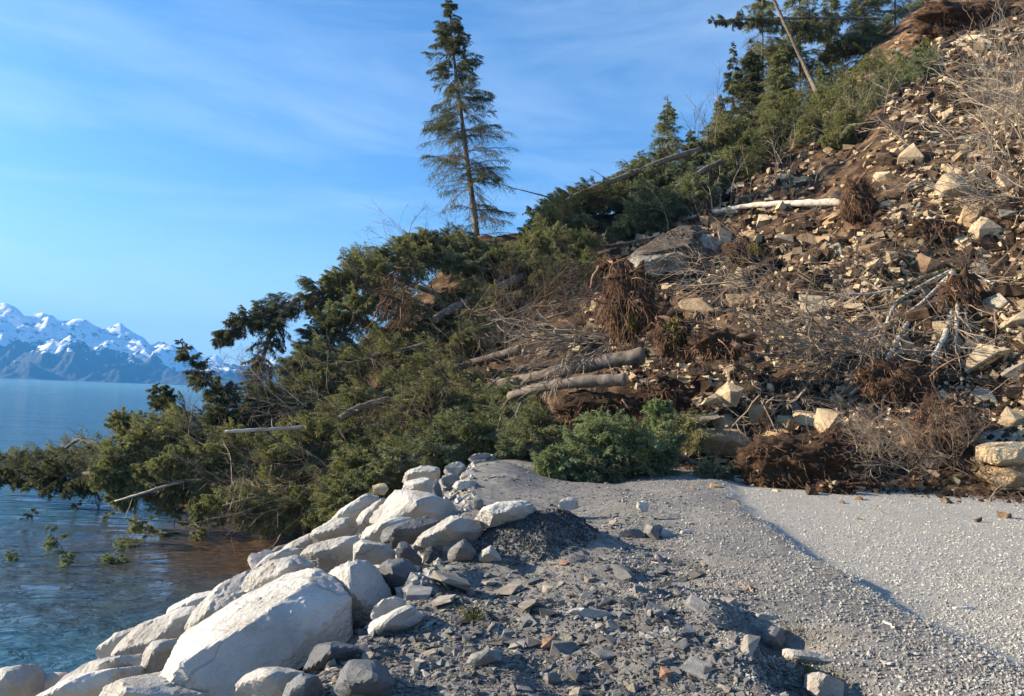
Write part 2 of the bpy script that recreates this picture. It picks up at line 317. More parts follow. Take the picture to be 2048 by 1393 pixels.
# ------------------------------------------------------------------ snowy mountains across the bay
_mp = [(-500, 640), (-300, 600), (-150, 625), (-50, 612), (0, 609), (10, 606), (32, 616), (47, 629), (62, 632), (70, 627), (85, 623), (103, 630), (118, 640), (132, 644), (142, 640), (158, 635), (172, 636), (188, 649), (205, 656), (222, 650), (242, 646), (256, 656), (284, 670), (300, 688), (312, 686), (327, 682), (345, 690), (360, 699), (384, 710), (402, 716), (430, 722), (470, 730), (520, 738), (600, 752), (700, 765)]
def mountains():
    px = np.linspace(-500, 700, 440); rpy = np.interp(px, [a for a, _ in _mp], [b for _, b in _mp])
    hor = 795.0 + (px - 1024) * math.tan(ROLL)
    D0, D1 = 7200., 9800.
    nr = 120; T = np.linspace(0, 1.35, nr)
    rd = np.array([ray(a, b) for a, b in zip(px, rpy)])
    U_ = rd[:, 0]; top = rd[:, 2] * D1                    # ridge height at D1
    Yv = D0 + (D1 - D0) * T[:, None] + 0 * px[None]
    Xv = U_[None] * Yv
    prof = np.where(T < 1, T ** 1.15, 1 - (T - 1) * 1.2)[:, None]
    p = np.stack([Xv, Yv * 1.0, 0 * Xv], -1).reshape(-1, 3) / 620.
    n = fbm(p, 6, 60, .55).reshape(Xv.shape)
    rid = (1 - np.abs(fbm(p * 1.1 + 5, 5, 71, .5))).reshape(Xv.shape)
    w = np.sin(np.clip(T, 0, 1) * np.pi)[:, None] ** .8
    kk = np.hanning(121); kk /= kk.sum(); tsm = np.convolve(np.pad(top, 60, 'edge'), kk, 'valid') * .92; bl_ = ss(.62, .98, T)[:, None]; topT = tsm[None] * (1 - bl_) + top[None] * bl_
    Zv = topT * prof + w * top[None] * (.3 * n + .34 * (rid - .75))
    # small teeth along the ridge
    Zv = np.where(T[:, None] < .99, np.minimum(Zv, rd[:, 2][None] * Yv * (.9 + .085 * T[:, None])), Zv)
    Zv += (np.exp(-((T - 1) / .05) ** 2)[:, None]) * 22 * vnoise(np.stack([Xv, Yv, 0 * Xv], -1).reshape(-1, 3) / 90., 4).reshape(Xv.shape)
    Zv[0] = -5
    ma = bpy.data.materials.new('snow_rock_forest'); ma.use_nodes = True; nt = ma.node_tree; b = nt.nodes['Principled BSDF']; b.inputs['Roughness'].default_value = .9
    g = N(nt, 'ShaderNodeNewGeometry'); s = N(nt, 'ShaderNodeSeparateXYZ'); L(nt, g.outputs['Position'], s.inputs[0])
    sn = N(nt, 'ShaderNodeSeparateXYZ'); L(nt, g.outputs['Normal'], sn.inputs[0])
    # tree line: higher at the left, lower at the right
    n1 = noise(nt, g.outputs['Position'], .0011, 5, .6); n2 = noise(nt, g.outputs['Position'], .006, 6, .65)
    e = math_(nt, 'SUBTRACT', s.outputs['Z'], math_(nt, 'MULTIPLY', math_(nt, 'SUBTRACT', n1, .5), 950.0))
    e = math_(nt, 'SUBTRACT', e, math_(nt, 'MULTIPLY', math_(nt, 'SUBTRACT', n2, .5), 420.0))
    f = N(nt, 'ShaderNodeMapRange'); f.inputs[1].default_value = 300; f.inputs[2].default_value = 320; L(nt, e, f.inputs[0])
    rock = N(nt, 'ShaderNodeMapRange'); rock.inputs[1].default_value = .545; rock.inputs[2].default_value = .575
    mp = N(nt, 'ShaderNodeMapping'); mp.inputs['Scale'].default_value = (1, 1, 2.2); L(nt, g.outputs['Position'], mp.inputs[0])
    L(nt, noise(nt, mp.outputs[0], .0075, 7, .72), rock.inputs[0])
    c = mixc(nt, rock.outputs[0], (.8, .81, .84), (.05, .055, .07))
    c = mixc(nt, f.outputs[0], (.008, .014, .014), c); L(nt, c, b.inputs['Base Color'])
    bn = N(nt, 'ShaderNodeBump'); bn.inputs['Strength'].default_value = 1; bn.inputs['Distance'].default_value = 60
    L(nt, noise(nt, g.outputs['Position'], .004, 8, .6), bn.inputs['Height']); L(nt, bn.outputs[0], b.inputs['Normal'])
    obj('mountains', mesh('mountains', np.stack([Xv, Yv, Zv], -1), grid_faces(nr, len(px)), ma, smooth=True), kind='structure')
    # a second, farther range seen low behind the toppled trees
    px2 = np.linspace(330, 900, 120); rp2 = 728 + 14 * np.sin(px2 * .03) + 8 * np.sin(px2 * .11 + 1) + (px2 - 540) * .05
    rd = np.array([ray(a, b) for a, b in zip(px2, rp2)]); T = np.linspace(0, 1.3, 40)
    Yv = 12000 + 4000 * T[:, None] + 0 * px2[None]; Xv = rd[:, 0][None] * Yv
    Zv = (rd[:, 2] * 16000)[None] * np.where(T < 1, T, 2 - T)[:, None] * (1 + .25 * fbm(np.stack([Xv, Yv, 0 * Xv], -1).reshape(-1, 3) / 1300., 5, 8).reshape(Xv.shape))
    Zv[0] = -5
    obj('mountains', mesh('mountains', np.stack([Xv, Yv, Zv], -1), grid_faces(40, 120), ma, smooth=True), kind='structure')
mountains()
# air between here and the far shore
bm = bmesh.new(); bmesh.ops.create_cube(bm, size=1)
for v in bm.verts: v.co = Vector((v.co.x * 40000, 6500 + v.co.y * 21000, -8 + (v.co.z + .5) * 1400))
me = bpy.data.meshes.new('haze'); bm.to_mesh(me); bm.free()
ma = bpy.data.materials.new('haze_air'); ma.use_nodes = True; nt = ma.node_tree; nt.nodes.clear()
pv = N(nt, 'ShaderNodeVolumePrincipled'); pv.inputs['Color'].default_value = (.1, .42, 1, 1); pv.inputs['Density'].default_value = 6.6e-5; pv.inputs['Anisotropy'].default_value = 0.1
ou = N(nt, 'ShaderNodeOutputMaterial'); L(nt, pv.outputs[0], ou.inputs['Volume'])
me.materials.append(ma); obj('haze', me, kind='stuff')
# ------------------------------------------------------------------ rock shapes
_ico = {}
def ico(s):
    if s not in _ico:
        bm = bmesh.new(); bmesh.ops.create_icosphere(bm, subdivisions=s, radius=1)
        _ico[s] = (norm(np.array([v.co[:] for v in bm.verts])), np.array([[v.index for v in f.verts] for f in bm.faces])); bm.free()
    return _ico[s]
def hull(pts):
    bm = bmesh.new()
    for p in pts: bm.verts.new([float(c) for c in p])
    r = bmesh.ops.convex_hull(bm, input=bm.verts)
    bmesh.ops.delete(bm, geom=[v for v in bm.verts if not v.link_faces], context='VERTS')
    bm.verts.index_update(); bm.normal_update()
    V_ = np.array([v.co[:] for v in bm.verts]); F_ = np.array([[v.index for v in f.verts] for f in bm.faces]); Nn = np.array([f.normal[:] for f in bm.faces]); bm.free()
    return V_, F_, Nn
def polished(pts, name, ma, sub=5, sharp=220, rough=.02, seed=0, nsc=2.2, cuts=4):
    """a rock that follows the hull of pts (world, relative to its centre): softened edges, worn relief"""
    pts = np.asarray(pts); c = (pts.max(0) + pts.min(0)) / 2
    V_, F_, Nn = hull(pts - c); d = (Nn * V_[F_[:, 0]]).sum(1); ok = d > 1e-4; Nn = Nn[ok]; d = d[ok]
    _, ki = np.unique(np.round(np.c_[Nn * 6, d / d.max() * 12]), axis=0, return_index=True); Nn = Nn[ki]; d = d[ki]
    size = np.abs(V_).max(0)
    rc = np.random.default_rng(seed + 500); cn = norm(rc.normal(0, 1, (cuts, 3)) + np.array([-.1, -.35, .3])); 
    if cuts:
        fr_ = np.linalg.qr(rc.normal(0, 1, (3, 3)))[0] if cuts != 5 else np.eye(3); cn = np.concatenate([fr_, -fr_, cn[:2]]) * 1.0; cn = norm(cn + rc.normal(0, .12, cn.shape))
    ch = (V_ @ cn.T).max(0) * rc.uniform(.66, .88, len(cn)); ch = np.concatenate([ch[:-2], ch[-2:] * 1.08]) if cuts else ch
    Nn = np.concatenate([Nn, cn]); d = np.concatenate([d, ch])
    D, F3 = ico(sub); D = norm(D * (size / size.max()) ** .8)
    sharp = 240; q = np.maximum(D @ Nn.T, 1e-6) / d[None]
    r = 1 / (q.max(1) * np.mean((q / q.max(1, keepdims=True)) ** sharp, 1) ** (1 / sharp) * len(d) ** (1 / sharp))
    Vv = D * r[:, None] * (1.09 if cuts else 1); s = float(size.mean())
    n = fbm(Vv / s * nsc + seed * 7.7, 5, seed, .52); n2 = np.abs(fbm(Vv / s * 1.1 + seed, 3, seed + 9)); n3 = np.clip(1 - np.abs(fbm(Vv / s * 1.6 * np.array([1, 1, 2.2]) + seed * 3, 3, seed + 2)) * 9, 0, 1); n = n - 1.1 * n3
    n = .35 * n + .6 * fbm(Vv / s * nsc * 6 + seed, 4, seed + 4, .65) + 1.1 * np.round(2.2 * vnoise(Vv / s * np.array([1.3, 1.3, 2.6]) + seed, seed + 6)) / 2.2 * (rough < .05)
    Vv = Vv + D * (n * rough * s + (-.5 * n2) * rough * s * 1.6)[:, None]
    me = mesh(name, Vv, F3, ma, smooth=True); me.set_sharp_from_angle(angle=R(17)); return me, c
def shard_pts(r, flat=(1, 1, 1), n=16, box=.75):
    p = r.uniform(-1, 1, (n, 3)); p = np.sign(p) * np.abs(p) ** (1 - box); 
    return p / np.abs(p).max(0) * np.array(flat)
def shard(name, seed, flat, ma, n=14, box=.7):
    r = np.random.default_rng(seed); p = shard_pts(r, flat, n, box) * .5
    V_, F_, _ = hull(p)
    bm = bmesh.new(); vs = [bm.verts.new(v) for v in V_]
    for f in F_: bm.faces.new([vs[i] for i in f])
    bmesh.ops.dissolve_limit(bm, angle_limit=R(14), verts=bm.verts, edges=bm.edges)
    bmesh.ops.bevel(bm, geom=list(bm.edges), offset=.012, segments=1, affect='EDGES', clamp_overlap=True)
    bmesh.ops.triangulate(bm, faces=[f for f in bm.faces if len(f.verts) > 4])
    me = bpy.data.meshes.new(name); bm.to_mesh(me); bm.free(); me.materials.append(ma)
    return me
M_granite = material('pale_granite', [(.25, (.3, .28, .25)), (.5, (.45, .43, .395)), (.75, (.58, .565, .53))], 1.6, .85, 1, 14, .05, speck=(70, (.2, .19, .18), .66, .5), rnd=.2, stain=(2.1, (.3, .26, .2), .56, .55))
def weather(ma, sc=1.2, amt=.5):
    nt = ma.node_tree; b = nt.nodes['Principled BSDF']; src = b.inputs['Base Color'].links[0].from_socket; tc = N(nt, 'ShaderNodeTexCoord'); g = N(nt, 'ShaderNodeNewGeometry'); s = N(nt, 'ShaderNodeSeparateXYZ'); L(nt, g.outputs['Position'], s.inputs[0])
    wv = N(nt, 'ShaderNodeVectorMath', operation='ADD'); nn = N(nt, 'ShaderNodeTexNoise'); nn.inputs['Scale'].default_value = 2.5; L(nt, g.outputs['Position'], nn.inputs['Vector']); sc2 = N(nt, 'ShaderNodeVectorMath', operation='SCALE'); sc2.inputs['Scale'].default_value = .5; L(nt, nn.outputs['Color'], sc2.inputs[0]); L(nt, g.outputs['Position'], wv.inputs[0]); L(nt, sc2.outputs[0], wv.inputs[1])
    v = N(nt, 'ShaderNodeTexVoronoi', feature='DISTANCE_TO_EDGE'); v.inputs['Scale'].default_value = sc; L(nt, wv.outputs[0], v.inputs['Vector'])
    cr_ = N(nt, 'ShaderNodeMapRange'); cr_.inputs[1].default_value = .004; cr_.inputs[2].default_value = .012; cr_.inputs[3].default_value = 1 - amt; L(nt, v.outputs['Distance'], cr_.inputs[0])
    wet = N(nt, 'ShaderNodeMapRange'); wet.inputs[1].default_value = .1; wet.inputs[2].default_value = .5; wet.inputs[3].default_value = .3; L(nt, math_(nt, 'ADD', s.outputs['Z'], math_(nt, 'MULTIPLY', nn.outputs[0], .2)), wet.inputs[0])
    L(nt, mixc(nt, 1.0, mixc(nt, 1.0, src, cr_.outputs[0], 'MULTIPLY'), wet.outputs[0], 'MULTIPLY'), b.inputs['Base Color'])
weather(M_granite, .75, .28)
M_granite_grey = material('grey_granite', [(.25, (.2, .19, .18)), (.5, (.36, .34, .31)), (.75, (.5, .47, .43))], 2.2, .8, 1, 14, .03, speck=(50, (.12, .12, .12), .62, .6), rnd=.12, stain=(1.8, (.36, .27, .18), .6, .6))
M_slate = material('dark_slate', [(.3, (.055, .06, .068)), (.55, (.105, .112, .12)), (.8, (.19, .19, .185))], 2.0, .7, .8, 9, .03, rnd=.2, squash=(1, 1, 3), speck=(6, (.4, .4, .38), .68, .5), spec=.45)
M_shale = [material('grey_shale', [(.3, (.13, .13, .128)), (.6, (.22, .215, .205)), (.8, (.32, .3, .275))], 3, .8, .7, 22, .015, rnd=.25, squash=(1, 1, 3)),
           material('tan_shale', [(.3, (.2, .175, .14)), (.6, (.33, .29, .235)), (.8, (.42, .37, .3))], 3, .85, .7, 22, .015, rnd=.2, squash=(1, 1, 3)),
           material('blue_grey_shale', [(.3, (.075, .082, .09)), (.6, (.14, .148, .158)), (.8, (.23, .232, .23))], 3, .75, .7, 22, .015, rnd=.2, squash=(1, 1, 3)),
           material('rusty_shale', [(.3, (.2, .1, .055)), (.6, (.34, .2, .12)), (.8, (.4, .3, .2))], 4, .85, .7, 22, .015, rnd=.2)]
M_tan = [material('tan_slide_rock', [(.3, (.27, .2, .125)), (.55, (.45, .35, .225)), (.8, (.58, .47, .32))], 1.3, .85, 1, 7, .05, rnd=.22, stain=(1.3, (.11, .07, .04), .56, .75), squash=(1, 1, 2)),
         material('ochre_slide_rock', [(.3, (.24, .15, .075)), (.55, (.42, .29, .16)), (.8, (.54, .41, .25))], 1.5, .85, 1, 7, .05, rnd=.2, stain=(1.5, (.1, .06, .035), .56, .7)),
         material('grey_slide_rock', [(.3, (.13, .12, .1)), (.55, (.25, .225, .18)), (.8, (.38, .34, .27))], 1.5, .85, 1, 7, .05, rnd=.25, stain=(1.2, (.1, .065, .04), .54, .7)),
         material('brown_slide_rock', [(.3, (.1, .06, .035)), (.55, (.2, .13, .08)), (.8, (.32, .23, .15))], 1.5, .9, 1, 7, .05, rnd=.25)]
M_cap = material('grey_brown_soil', [(.3, (.04, .03, .021)), (.55, (.1, .076, .055)), (.8, (.19, .155, .118))], 3, .95, 1, 14, .05, rnd=0)
# ------------------------------------------------------------------ label writer for the many rocks
LAND = [(1280, 500, 'soil-capped outcrop'), (1913, 373, 'big lone boulder'), (1250, 610, 'curtain of hanging roots'), (1340, 660, 'mossy root ball'), (1730, 400, 'root plate of the birch log'),
        (1540, 415, 'long birch log'), (1600, 930, 'soil clod on the road'), (1445, 890, 'overhanging flat rock'), (1900, 620, 'mossy alder stems'), (1800, 770, 'toppled brown stump'),
        (1450, 720, 'pale drooping roots'), (1200, 765, 'sawn-looking spruce logs'), (2010, 935, 'yellow block at the road edge'), (1180, 610, 'pale outcrop of stones'), (1640, 850, 'pale block above the clod'),
        (1950, 160, 'bare grey brush'), (1840, 900, 'dead brush by the road'), (1640, 190, 'leaning bare trunk'), (1700, 150, 'dark log high up'), (1640, 600, 'pale slab on the slope'), (1450, 820, 'cluster of stacked slabs'), (2000, 500, 'cream boulders by the frame edge'),
        (1230, 900, 'blue-green spruce top'), (1960, 730, 'shaded boulder pile'), (1560, 330, 'green thicket')]
LAND2 = [(1080, 1040, 'dark gravel heap'), (1290, 1012, 'small round pale stone'), (1180, 1230, 'long white stone'), (900, 1170, 'broad tan slab'), (1550, 1280, 'jagged grey block'), (780, 1230, 'pale paired boulders'),
         (720, 1360, 'dark angular boulder'), (1340, 1065, 'broken white stones'), (930, 1100, 'dark wedge boulder'), (1630, 1360, 'mossy hollow'), (520, 1270, 'largest white boulder'), (1410, 1130, 'dry moss patch'), (960, 1315, 'rounded grey stone'), (1300, 1320, 'ridge of dark shale'),
         (1020, 950, 'brown leaf litter'), (820, 1140, 'blue-grey slate boulder'), (1640, 1200, 'berm shadow'), (1180, 1380, 'lower middle of the shoulder')]
_used = {}
def rel(dx, dy):
    if abs(dx) > 1.6 * abs(dy): return 'left of' if dx < 0 else 'right of'
    if abs(dy) > 1.6 * abs(dx): return 'above' if dy < 0 else 'below'
    return ('up and ' if dy < 0 else 'down and ') + ('left from' if dx < 0 else 'right from')
def rock_label(px, py, desc, noun, lands):
    ls = sorted(lands, key=lambda l: (l[0] - px) ** 2 + (l[1] - py) ** 2)[:4]
    near = ('just ', '', 'well ')
    for lx, ly, ph in ls:
        d = math.hypot(lx - px, ly - py); k = near[0 if d < 45 else (1 if d < 110 else 2)]
        t = f"{desc} {noun} {k}{rel(px - lx, py - ly)} the {ph}"
        if t not in _used and len(t.split()) <= 15: _used[t] = 1; return t
    for w in ('dirt-streaked', 'tilted', 'half-buried', 'upturned', 'cracked'):
        pass
    for (a, b) in ((0, 1), (0, 2), (1, 2)):
        t = f"{desc} {noun} between the {ls[a][2]} and the {ls[b][2]}"
        if t not in _used and len(t.split()) <= 15: _used[t] = 1; return t
    return None
# ------------------------------------------------------------------ the granite revetment: each boulder from the points of its own outline
def boulder(front, label, ma=None, T=.8, sub=4, name='granite_boulder', rough=.022, sharp=26, cat='boulder', group='boulders of the sea revetment', drop=.25, seed=None, cuts=4):
    """front: (px, py, metres ahead) of the points seen; the hidden back is the same outline, smaller and T metres deeper"""
    A = np.array([P(a, b, d) for a, b, d in front]); c = A.mean(0)
    back = c + (A - c) * .72; back[:, 1] += T; back[:, 2] -= drop * T
    boulder.n = getattr(boulder, 'n', 0) + 1
    me, cc = polished(np.concatenate([A, back]), name, ma or M_granite, sub, sharp, rough, seed or boulder.n, 2.2, cuts)
    return obj(name, me, loc=cc, label=label, cat=cat, group=group)
boulder([(308, 1363, 5.5), (361, 1268, 6.4), (474, 1199, 6.7), (575, 1147, 6.7), (606, 1139, 6.6), (634, 1134, 6.5), (672, 1156, 6.4), (705, 1194, 6.2), (703, 1282, 6.2), (575, 1340, 5.75), (463, 1420, 5.3), (308, 1420, 5.3), (360, 1325, 5.25), (485, 1256, 5.55), (619, 1163, 6.15)],
        'largest white granite boulder, flat sunlit top tilting to the sea', T=1.0, sub=6, rough=.022, sharp=90, seed=3, cuts=0)
BL = [
 ([(476, 1200), (492, 1158), (540, 1124), (585, 1114), (622, 1130), (600, 1165), (520, 1215), (560, 1135, -.3)], 7.3, 'granite block peeking over the back of the largest boulder', 0),
 ([(352, 1290), (372, 1245), (432, 1175), (488, 1143), (520, 1150), (500, 1200), (430, 1270), (440, 1200, -.3)], 8.0, 'long narrow granite slab dipping seaward behind the largest boulder', 0),
 ([(331, 1235), (338, 1210), (385, 1190), (436, 1178), (430, 1210), (390, 1250), (370, 1205, -.3)], 9.6, 'low wedge of granite at the waterline above the narrow slab', 0),
 ([(221, 1318), (232, 1285), (272, 1255), (360, 1218), (418, 1212), (400, 1262), (330, 1330), (290, 1262, -.3)], 8.2, 'long smooth granite boulder sloping down to the water', 0),
 ([(175, 1330), (190, 1300), (230, 1268), (285, 1250), (300, 1275), (250, 1320), (225, 1285, -.2)], 9.0, 'pointed granite rock touching the water left of the long smooth one', 0),
 ([(88, 1400), (130, 1350), (180, 1325), (268, 1309), (283, 1322), (262, 1362), (180, 1410), (200, 1335, -.3)], 7.0, 'rounded granite boulder with a rusty spot near the bottom left', 0),
 ([(64, 1400), (72, 1360), (90, 1346), (128, 1347), (130, 1380), (100, 1420)], 7.8, 'small granite boulder right of the lone sea boulder', 0),
 ([(-40, 1420), (-30, 1350), (10, 1335), (50, 1331), (66, 1350), (66, 1400), (20, 1430), (20, 1345, -.3)], 7.6, 'lone granite boulder standing in the sea at the corner', 0),
 ([(170, 1420), (200, 1375), (255, 1357), (300, 1362), (360, 1372), (430, 1393), (430, 1430), (260, 1375, -.2)], 5.2, 'flattish granite boulder under the front of the largest one', 0),
 ([(275, 1365), (290, 1300), (300, 1285), (355, 1278), (352, 1300), (310, 1365), (310, 1300, -.15)], 6.9, 'thin upright granite rock left of the largest boulder', 0),
 ([(40, 1420), (90, 1385), (150, 1352), (215, 1340), (240, 1362), (190, 1400), (120, 1430), (160, 1358, -.2)], 6.2, 'wrinkled granite boulder in front of the rust-spotted one', 0),
 ([(656, 1145), (692, 1122), (716, 1120), (748, 1140), (775, 1180), (792, 1228), (770, 1262), (706, 1275), (700, 1200), (710, 1150, -.4), (700, 1180, -.4)], 6.7, 'brownish veined boulder with a dark foot beside the largest one', 1),
 ([(757, 1130), (770, 1119), (812, 1119), (830, 1140), (850, 1192), (835, 1225), (770, 1215), (790, 1140, -.35)], 7.1, 'smooth blue-grey slate boulder behind the brownish veined one', 2),
 ([(740, 1225), (765, 1200), (792, 1193), (812, 1200), (800, 1235), (745, 1255)], 5.85, 'white boulder behind its twin above the dark shale', 0),
 ([(723, 1272), (742, 1245), (790, 1220), (832, 1205), (843, 1222), (838, 1245), (800, 1262), (750, 1285), (790, 1232, -.25)], 5.35, 'white boulder in front of its twin above the dark shale', 0),
 ([(697, 1120), (703, 1095), (722, 1080), (770, 1090), (800, 1112), (790, 1128), (730, 1128), (735, 1092, -.25)], 7.9, 'streaked whitish boulder above the brownish veined one', 0),
 ([(600, 1112), (620, 1092), (665, 1078), (712, 1074), (718, 1090), (690, 1130), (640, 1142), (640, 1100, -.3)], 8.4, 'rounded granite boulder above the tip of the largest one', 0),
 ([(757, 1075), (760, 1060), (830, 1040), (850, 1034), (876, 1044), (850, 1075), (778, 1100), (800, 1058, -.25)], 8.9, 'dark slate slab with pale flecks lying across white boulders', 2),
 ([(818, 1092), (850, 1066), (905, 1030), (932, 1027), (950, 1038), (964, 1062), (945, 1085), (905, 1092), (850, 1102), (905, 1050, -.3), (935, 1040, -.25)], 8.7, 'white boulder with a straight slanting top beside the gravel heap', 0),
 ([(734, 1040), (760, 1005), (784, 982), (800, 980), (830, 992), (858, 988), (900, 1005), (914, 1030), (900, 1048), (800, 1050), (740, 1062), (835, 1000, -.4), (868, 1004, -.5)], 11.0, 'broad white boulder with a notched crest', 0),
 ([(716, 1082), (735, 1055), (770, 1040), (815, 1034), (838, 1042), (800, 1062), (760, 1085), (760, 1050, -.25)], 9.7, 'white boulder half under the flecked slate slab', 0),
 ([(946, 1040), (970, 1015), (1000, 1005), (1050, 1003), (1080, 1012), (1050, 1040), (965, 1058), (990, 1018, -.3)], 9.9, 'white boulder partly buried by the dark gravel heap', 0),
 ([(796, 960), (820, 940), (858, 930), (880, 938), (884, 952), (860, 968), (810, 972), (850, 940, -.3)], 14.6, 'white boulder at the crest nearest the spruce branches', 0),
 ([(800, 985), (815, 962), (850, 952), (872, 965), (868, 985), (830, 992), (838, 965, -.25)], 13.0, 'cream layered boulder behind the broad notched one', 0),
 ([(741, 972), (765, 964), (777, 974), (765, 990), (750, 988)], 13.9, 'small tan block perched on the revetment crest', 3),
 ([(652, 1052), (680, 1020), (735, 985), (755, 990), (742, 1015), (700, 1050), (690, 1025, -.3)], 13.0, 'slanting granite slab seaward of the broad notched boulder', 0),
 ([(700, 1060), (720, 1030), (745, 1008), (775, 985), (785, 990), (760, 1030), (730, 1062), (740, 1025, -.2)], 12.0, 'narrow granite slab leaning on the broad notched boulder', 0),
 ([(605, 1085), (625, 1062), (665, 1040), (700, 1035), (718, 1045), (690, 1078), (640, 1090), (655, 1052, -.3)], 11.0, 'granite boulder halfway down to the brown water', 0),
 ([(545, 1120), (575, 1090), (620, 1068), (640, 1075), (615, 1110), (560, 1135), (595, 1085, -.25)], 11.3, 'granite rock beside the brown water', 0),
 ([(490, 1150), (520, 1118), (570, 1098), (612, 1096), (620, 1112), (580, 1135), (510, 1160), (550, 1112, -.25)], 9.6, 'granite rock with a frosted top left of the rounded boulder', 0),
 ([(540, 1105), (556, 1092), (600, 1082), (618, 1084), (580, 1103), (545, 1112)], 13.2, 'flat grey rock at the water under the green branches', 4),
 ([(892, 1110), (912, 1085), (925, 1078), (942, 1090), (958, 1112), (945, 1128), (905, 1126), (925, 1090, -.2)], 7.9, 'dark wedge-shaped shale boulder beside the gravel heap', 4),
 ([(788, 1100), (803, 1082), (812, 1084), (848, 1122), (840, 1132), (800, 1120), (806, 1094, -.15)], 7.7, 'dark brown cleft slate block', 2),
 ([(845, 1120), (850, 1098), (862, 1092), (882, 1112), (888, 1125), (862, 1132)], 7.5, 'upright dark slate wedge beside the cleft block', 2),
 ([(868, 1100), (872, 1088), (900, 1084), (905, 1095), (880, 1108)], 8.1, 'low rounded grey stone under the slanting white boulder', 4),
 ([(958, 1122), (965, 1102), (982, 1092), (1000, 1108), (1004, 1124), (985, 1130), (976, 1104, -.12)], 7.6, 'pale blue-white stone at the foot of the gravel heap', 0),
 ([(880, 966), (885, 952), (900, 946), (921, 955), (915, 972), (895, 976)], 13.4, 'small grey boulder left of the crest pair', 4),
 ([(916, 956), (925, 942), (945, 936), (968, 944), (962, 958), (930, 960)], 14.0, 'bluish white boulder in the crest pair, upper one', 1),
 ([(902, 972), (915, 960), (935, 957), (952, 966), (945, 976), (915, 979)], 12.7, 'bright white boulder in the crest pair, lower one', 0),
 ([(936, 918), (950, 908), (975, 905), (985, 912), (968, 922), (945, 925)], 17.0, 'flat grey slab crowning the revetment by the branches', 4),
 ([(930, 935), (948, 922), (970, 918), (978, 930), (960, 938)], 16.0, 'grey boulder below the crowning flat slab', 4),
 ([(880, 940), (905, 925), (925, 922), (935, 935), (915, 950), (890, 950)], 15.2, 'weathered pale boulder just under the branches', 1),
 ([(1116, 1012), (1125, 998), (1140, 994), (1158, 1003), (1160, 1015), (1140, 1020), (1122, 1019)], 10.8, 'cream rounded stone behind the gravel heap', 0),
 ([(1273, 1014), (1276, 1003), (1290, 1000), (1301, 1006), (1300, 1022), (1285, 1026)], 10.3, 'small round pale stone alone on the gravel', 0),
 ([(863, 990), (868, 962), (874, 957), (882, 975), (886, 995), (874, 998)], 12.2, 'dark upright slate shard on the crest', 2),
 ([(943, 1008), (948, 992), (954, 987), (970, 1005), (966, 1020), (952, 1020)], 10.8, 'grey pointed stone standing alone above the white buried boulder', 4),
 ([(605, 1340), (620, 1305), (640, 1290), (665, 1285), (712, 1296), (722, 1310), (690, 1330), (640, 1345), (616, 1348), (655, 1298, -.2)], 4.75, 'dark slate slab with a rusty tip in front of the largest boulder', 2),
 ([(670, 1380), (684, 1340), (702, 1322), (745, 1324), (765, 1345), (785, 1370), (775, 1410), (690, 1420), (712, 1345, -.2), (750, 1350, -.2)], 4.05, 'dark blue-grey angular boulder in the shale foreground', 2),
 ([(462, 1400), (478, 1355), (510, 1342), (560, 1345), (600, 1350), (600, 1385), (520, 1420), (510, 1356, -.1)], 4.5, 'pale gravel-strewn boulder below the largest one', 1),
 ([(558, 1420), (575, 1370), (600, 1350), (628, 1355), (640, 1385), (620, 1425), (600, 1368, -.12)], 4.1, 'dark rock with small chips on it at the lower edge', 2),
 ([(1115, 1235), (1122, 1220), (1165, 1216), (1215, 1222), (1252, 1235), (1248, 1245), (1180, 1243), (1125, 1243)], 5.6, 'long low white stone across the dark shale', 0),
 ([(932, 1328), (945, 1308), (975, 1300), (1000, 1304), (1006, 1320), (985, 1335), (945, 1340), (970, 1306, -.08)], 4.6, 'rounded grey stone among shale chips', 4),
 ([(1041, 1255), (1046, 1242), (1060, 1240), (1073, 1252), (1064, 1264), (1048, 1266)], 5.3, 'small blue-grey cube-like stone', 2),
 ([(1524, 1290), (1528, 1262), (1545, 1252), (1572, 1256), (1574, 1275), (1568, 1306), (1545, 1308), (1545, 1268, -.12)], 5.0, 'jagged grey block beside the hollow', 4),
 ([(1508, 1245), (1515, 1228), (1540, 1224), (1560, 1234), (1564, 1250), (1530, 1252)], 5.5, 'pale grey stone above the jagged block', 1),
 ([(1620, 1380), (1628, 1352), (1645, 1345), (1680, 1362), (1700, 1385), (1690, 1410), (1640, 1410)], 4.35, 'whitish rock in the mossy hollow at the lower edge', 1),
 ([(1580, 1310), (1600, 1300), (1640, 1308), (1690, 1325), (1700, 1340), (1650, 1335), (1600, 1330)], 4.9, 'ribbed pale ledge beside the mossy hollow', 1),
 ([(1236, 1072), (1245, 1060), (1270, 1056), (1292, 1066), (1290, 1080), (1255, 1082)], 8.2, 'flat blue-grey slab behind the broken white stones', 2),
 ([(1318, 1074), (1326, 1058), (1335, 1055), (1350, 1070), (1345, 1078), (1328, 1078)], 8.3, 'broken white stone, right half', 0),
 ([(1296, 1064), (1302, 1054), (1314, 1056), (1325, 1074), (1312, 1074)], 8.4, 'broken white stone, left half', 0),
 ([(1360, 1070), (1364, 1060), (1378, 1058), (1388, 1064), (1380, 1073)], 8.4, 'small cream stone right of the broken white stones', 0),
 ([(1902, 1222), (1915, 1214), (1945, 1213), (1958, 1220), (1935, 1226)], 6.1, 'flat pale stone lying alone on the road', 0),
]
mats = [M_granite, M_granite_grey, M_slate, M_tan[0], M_shale[0]]
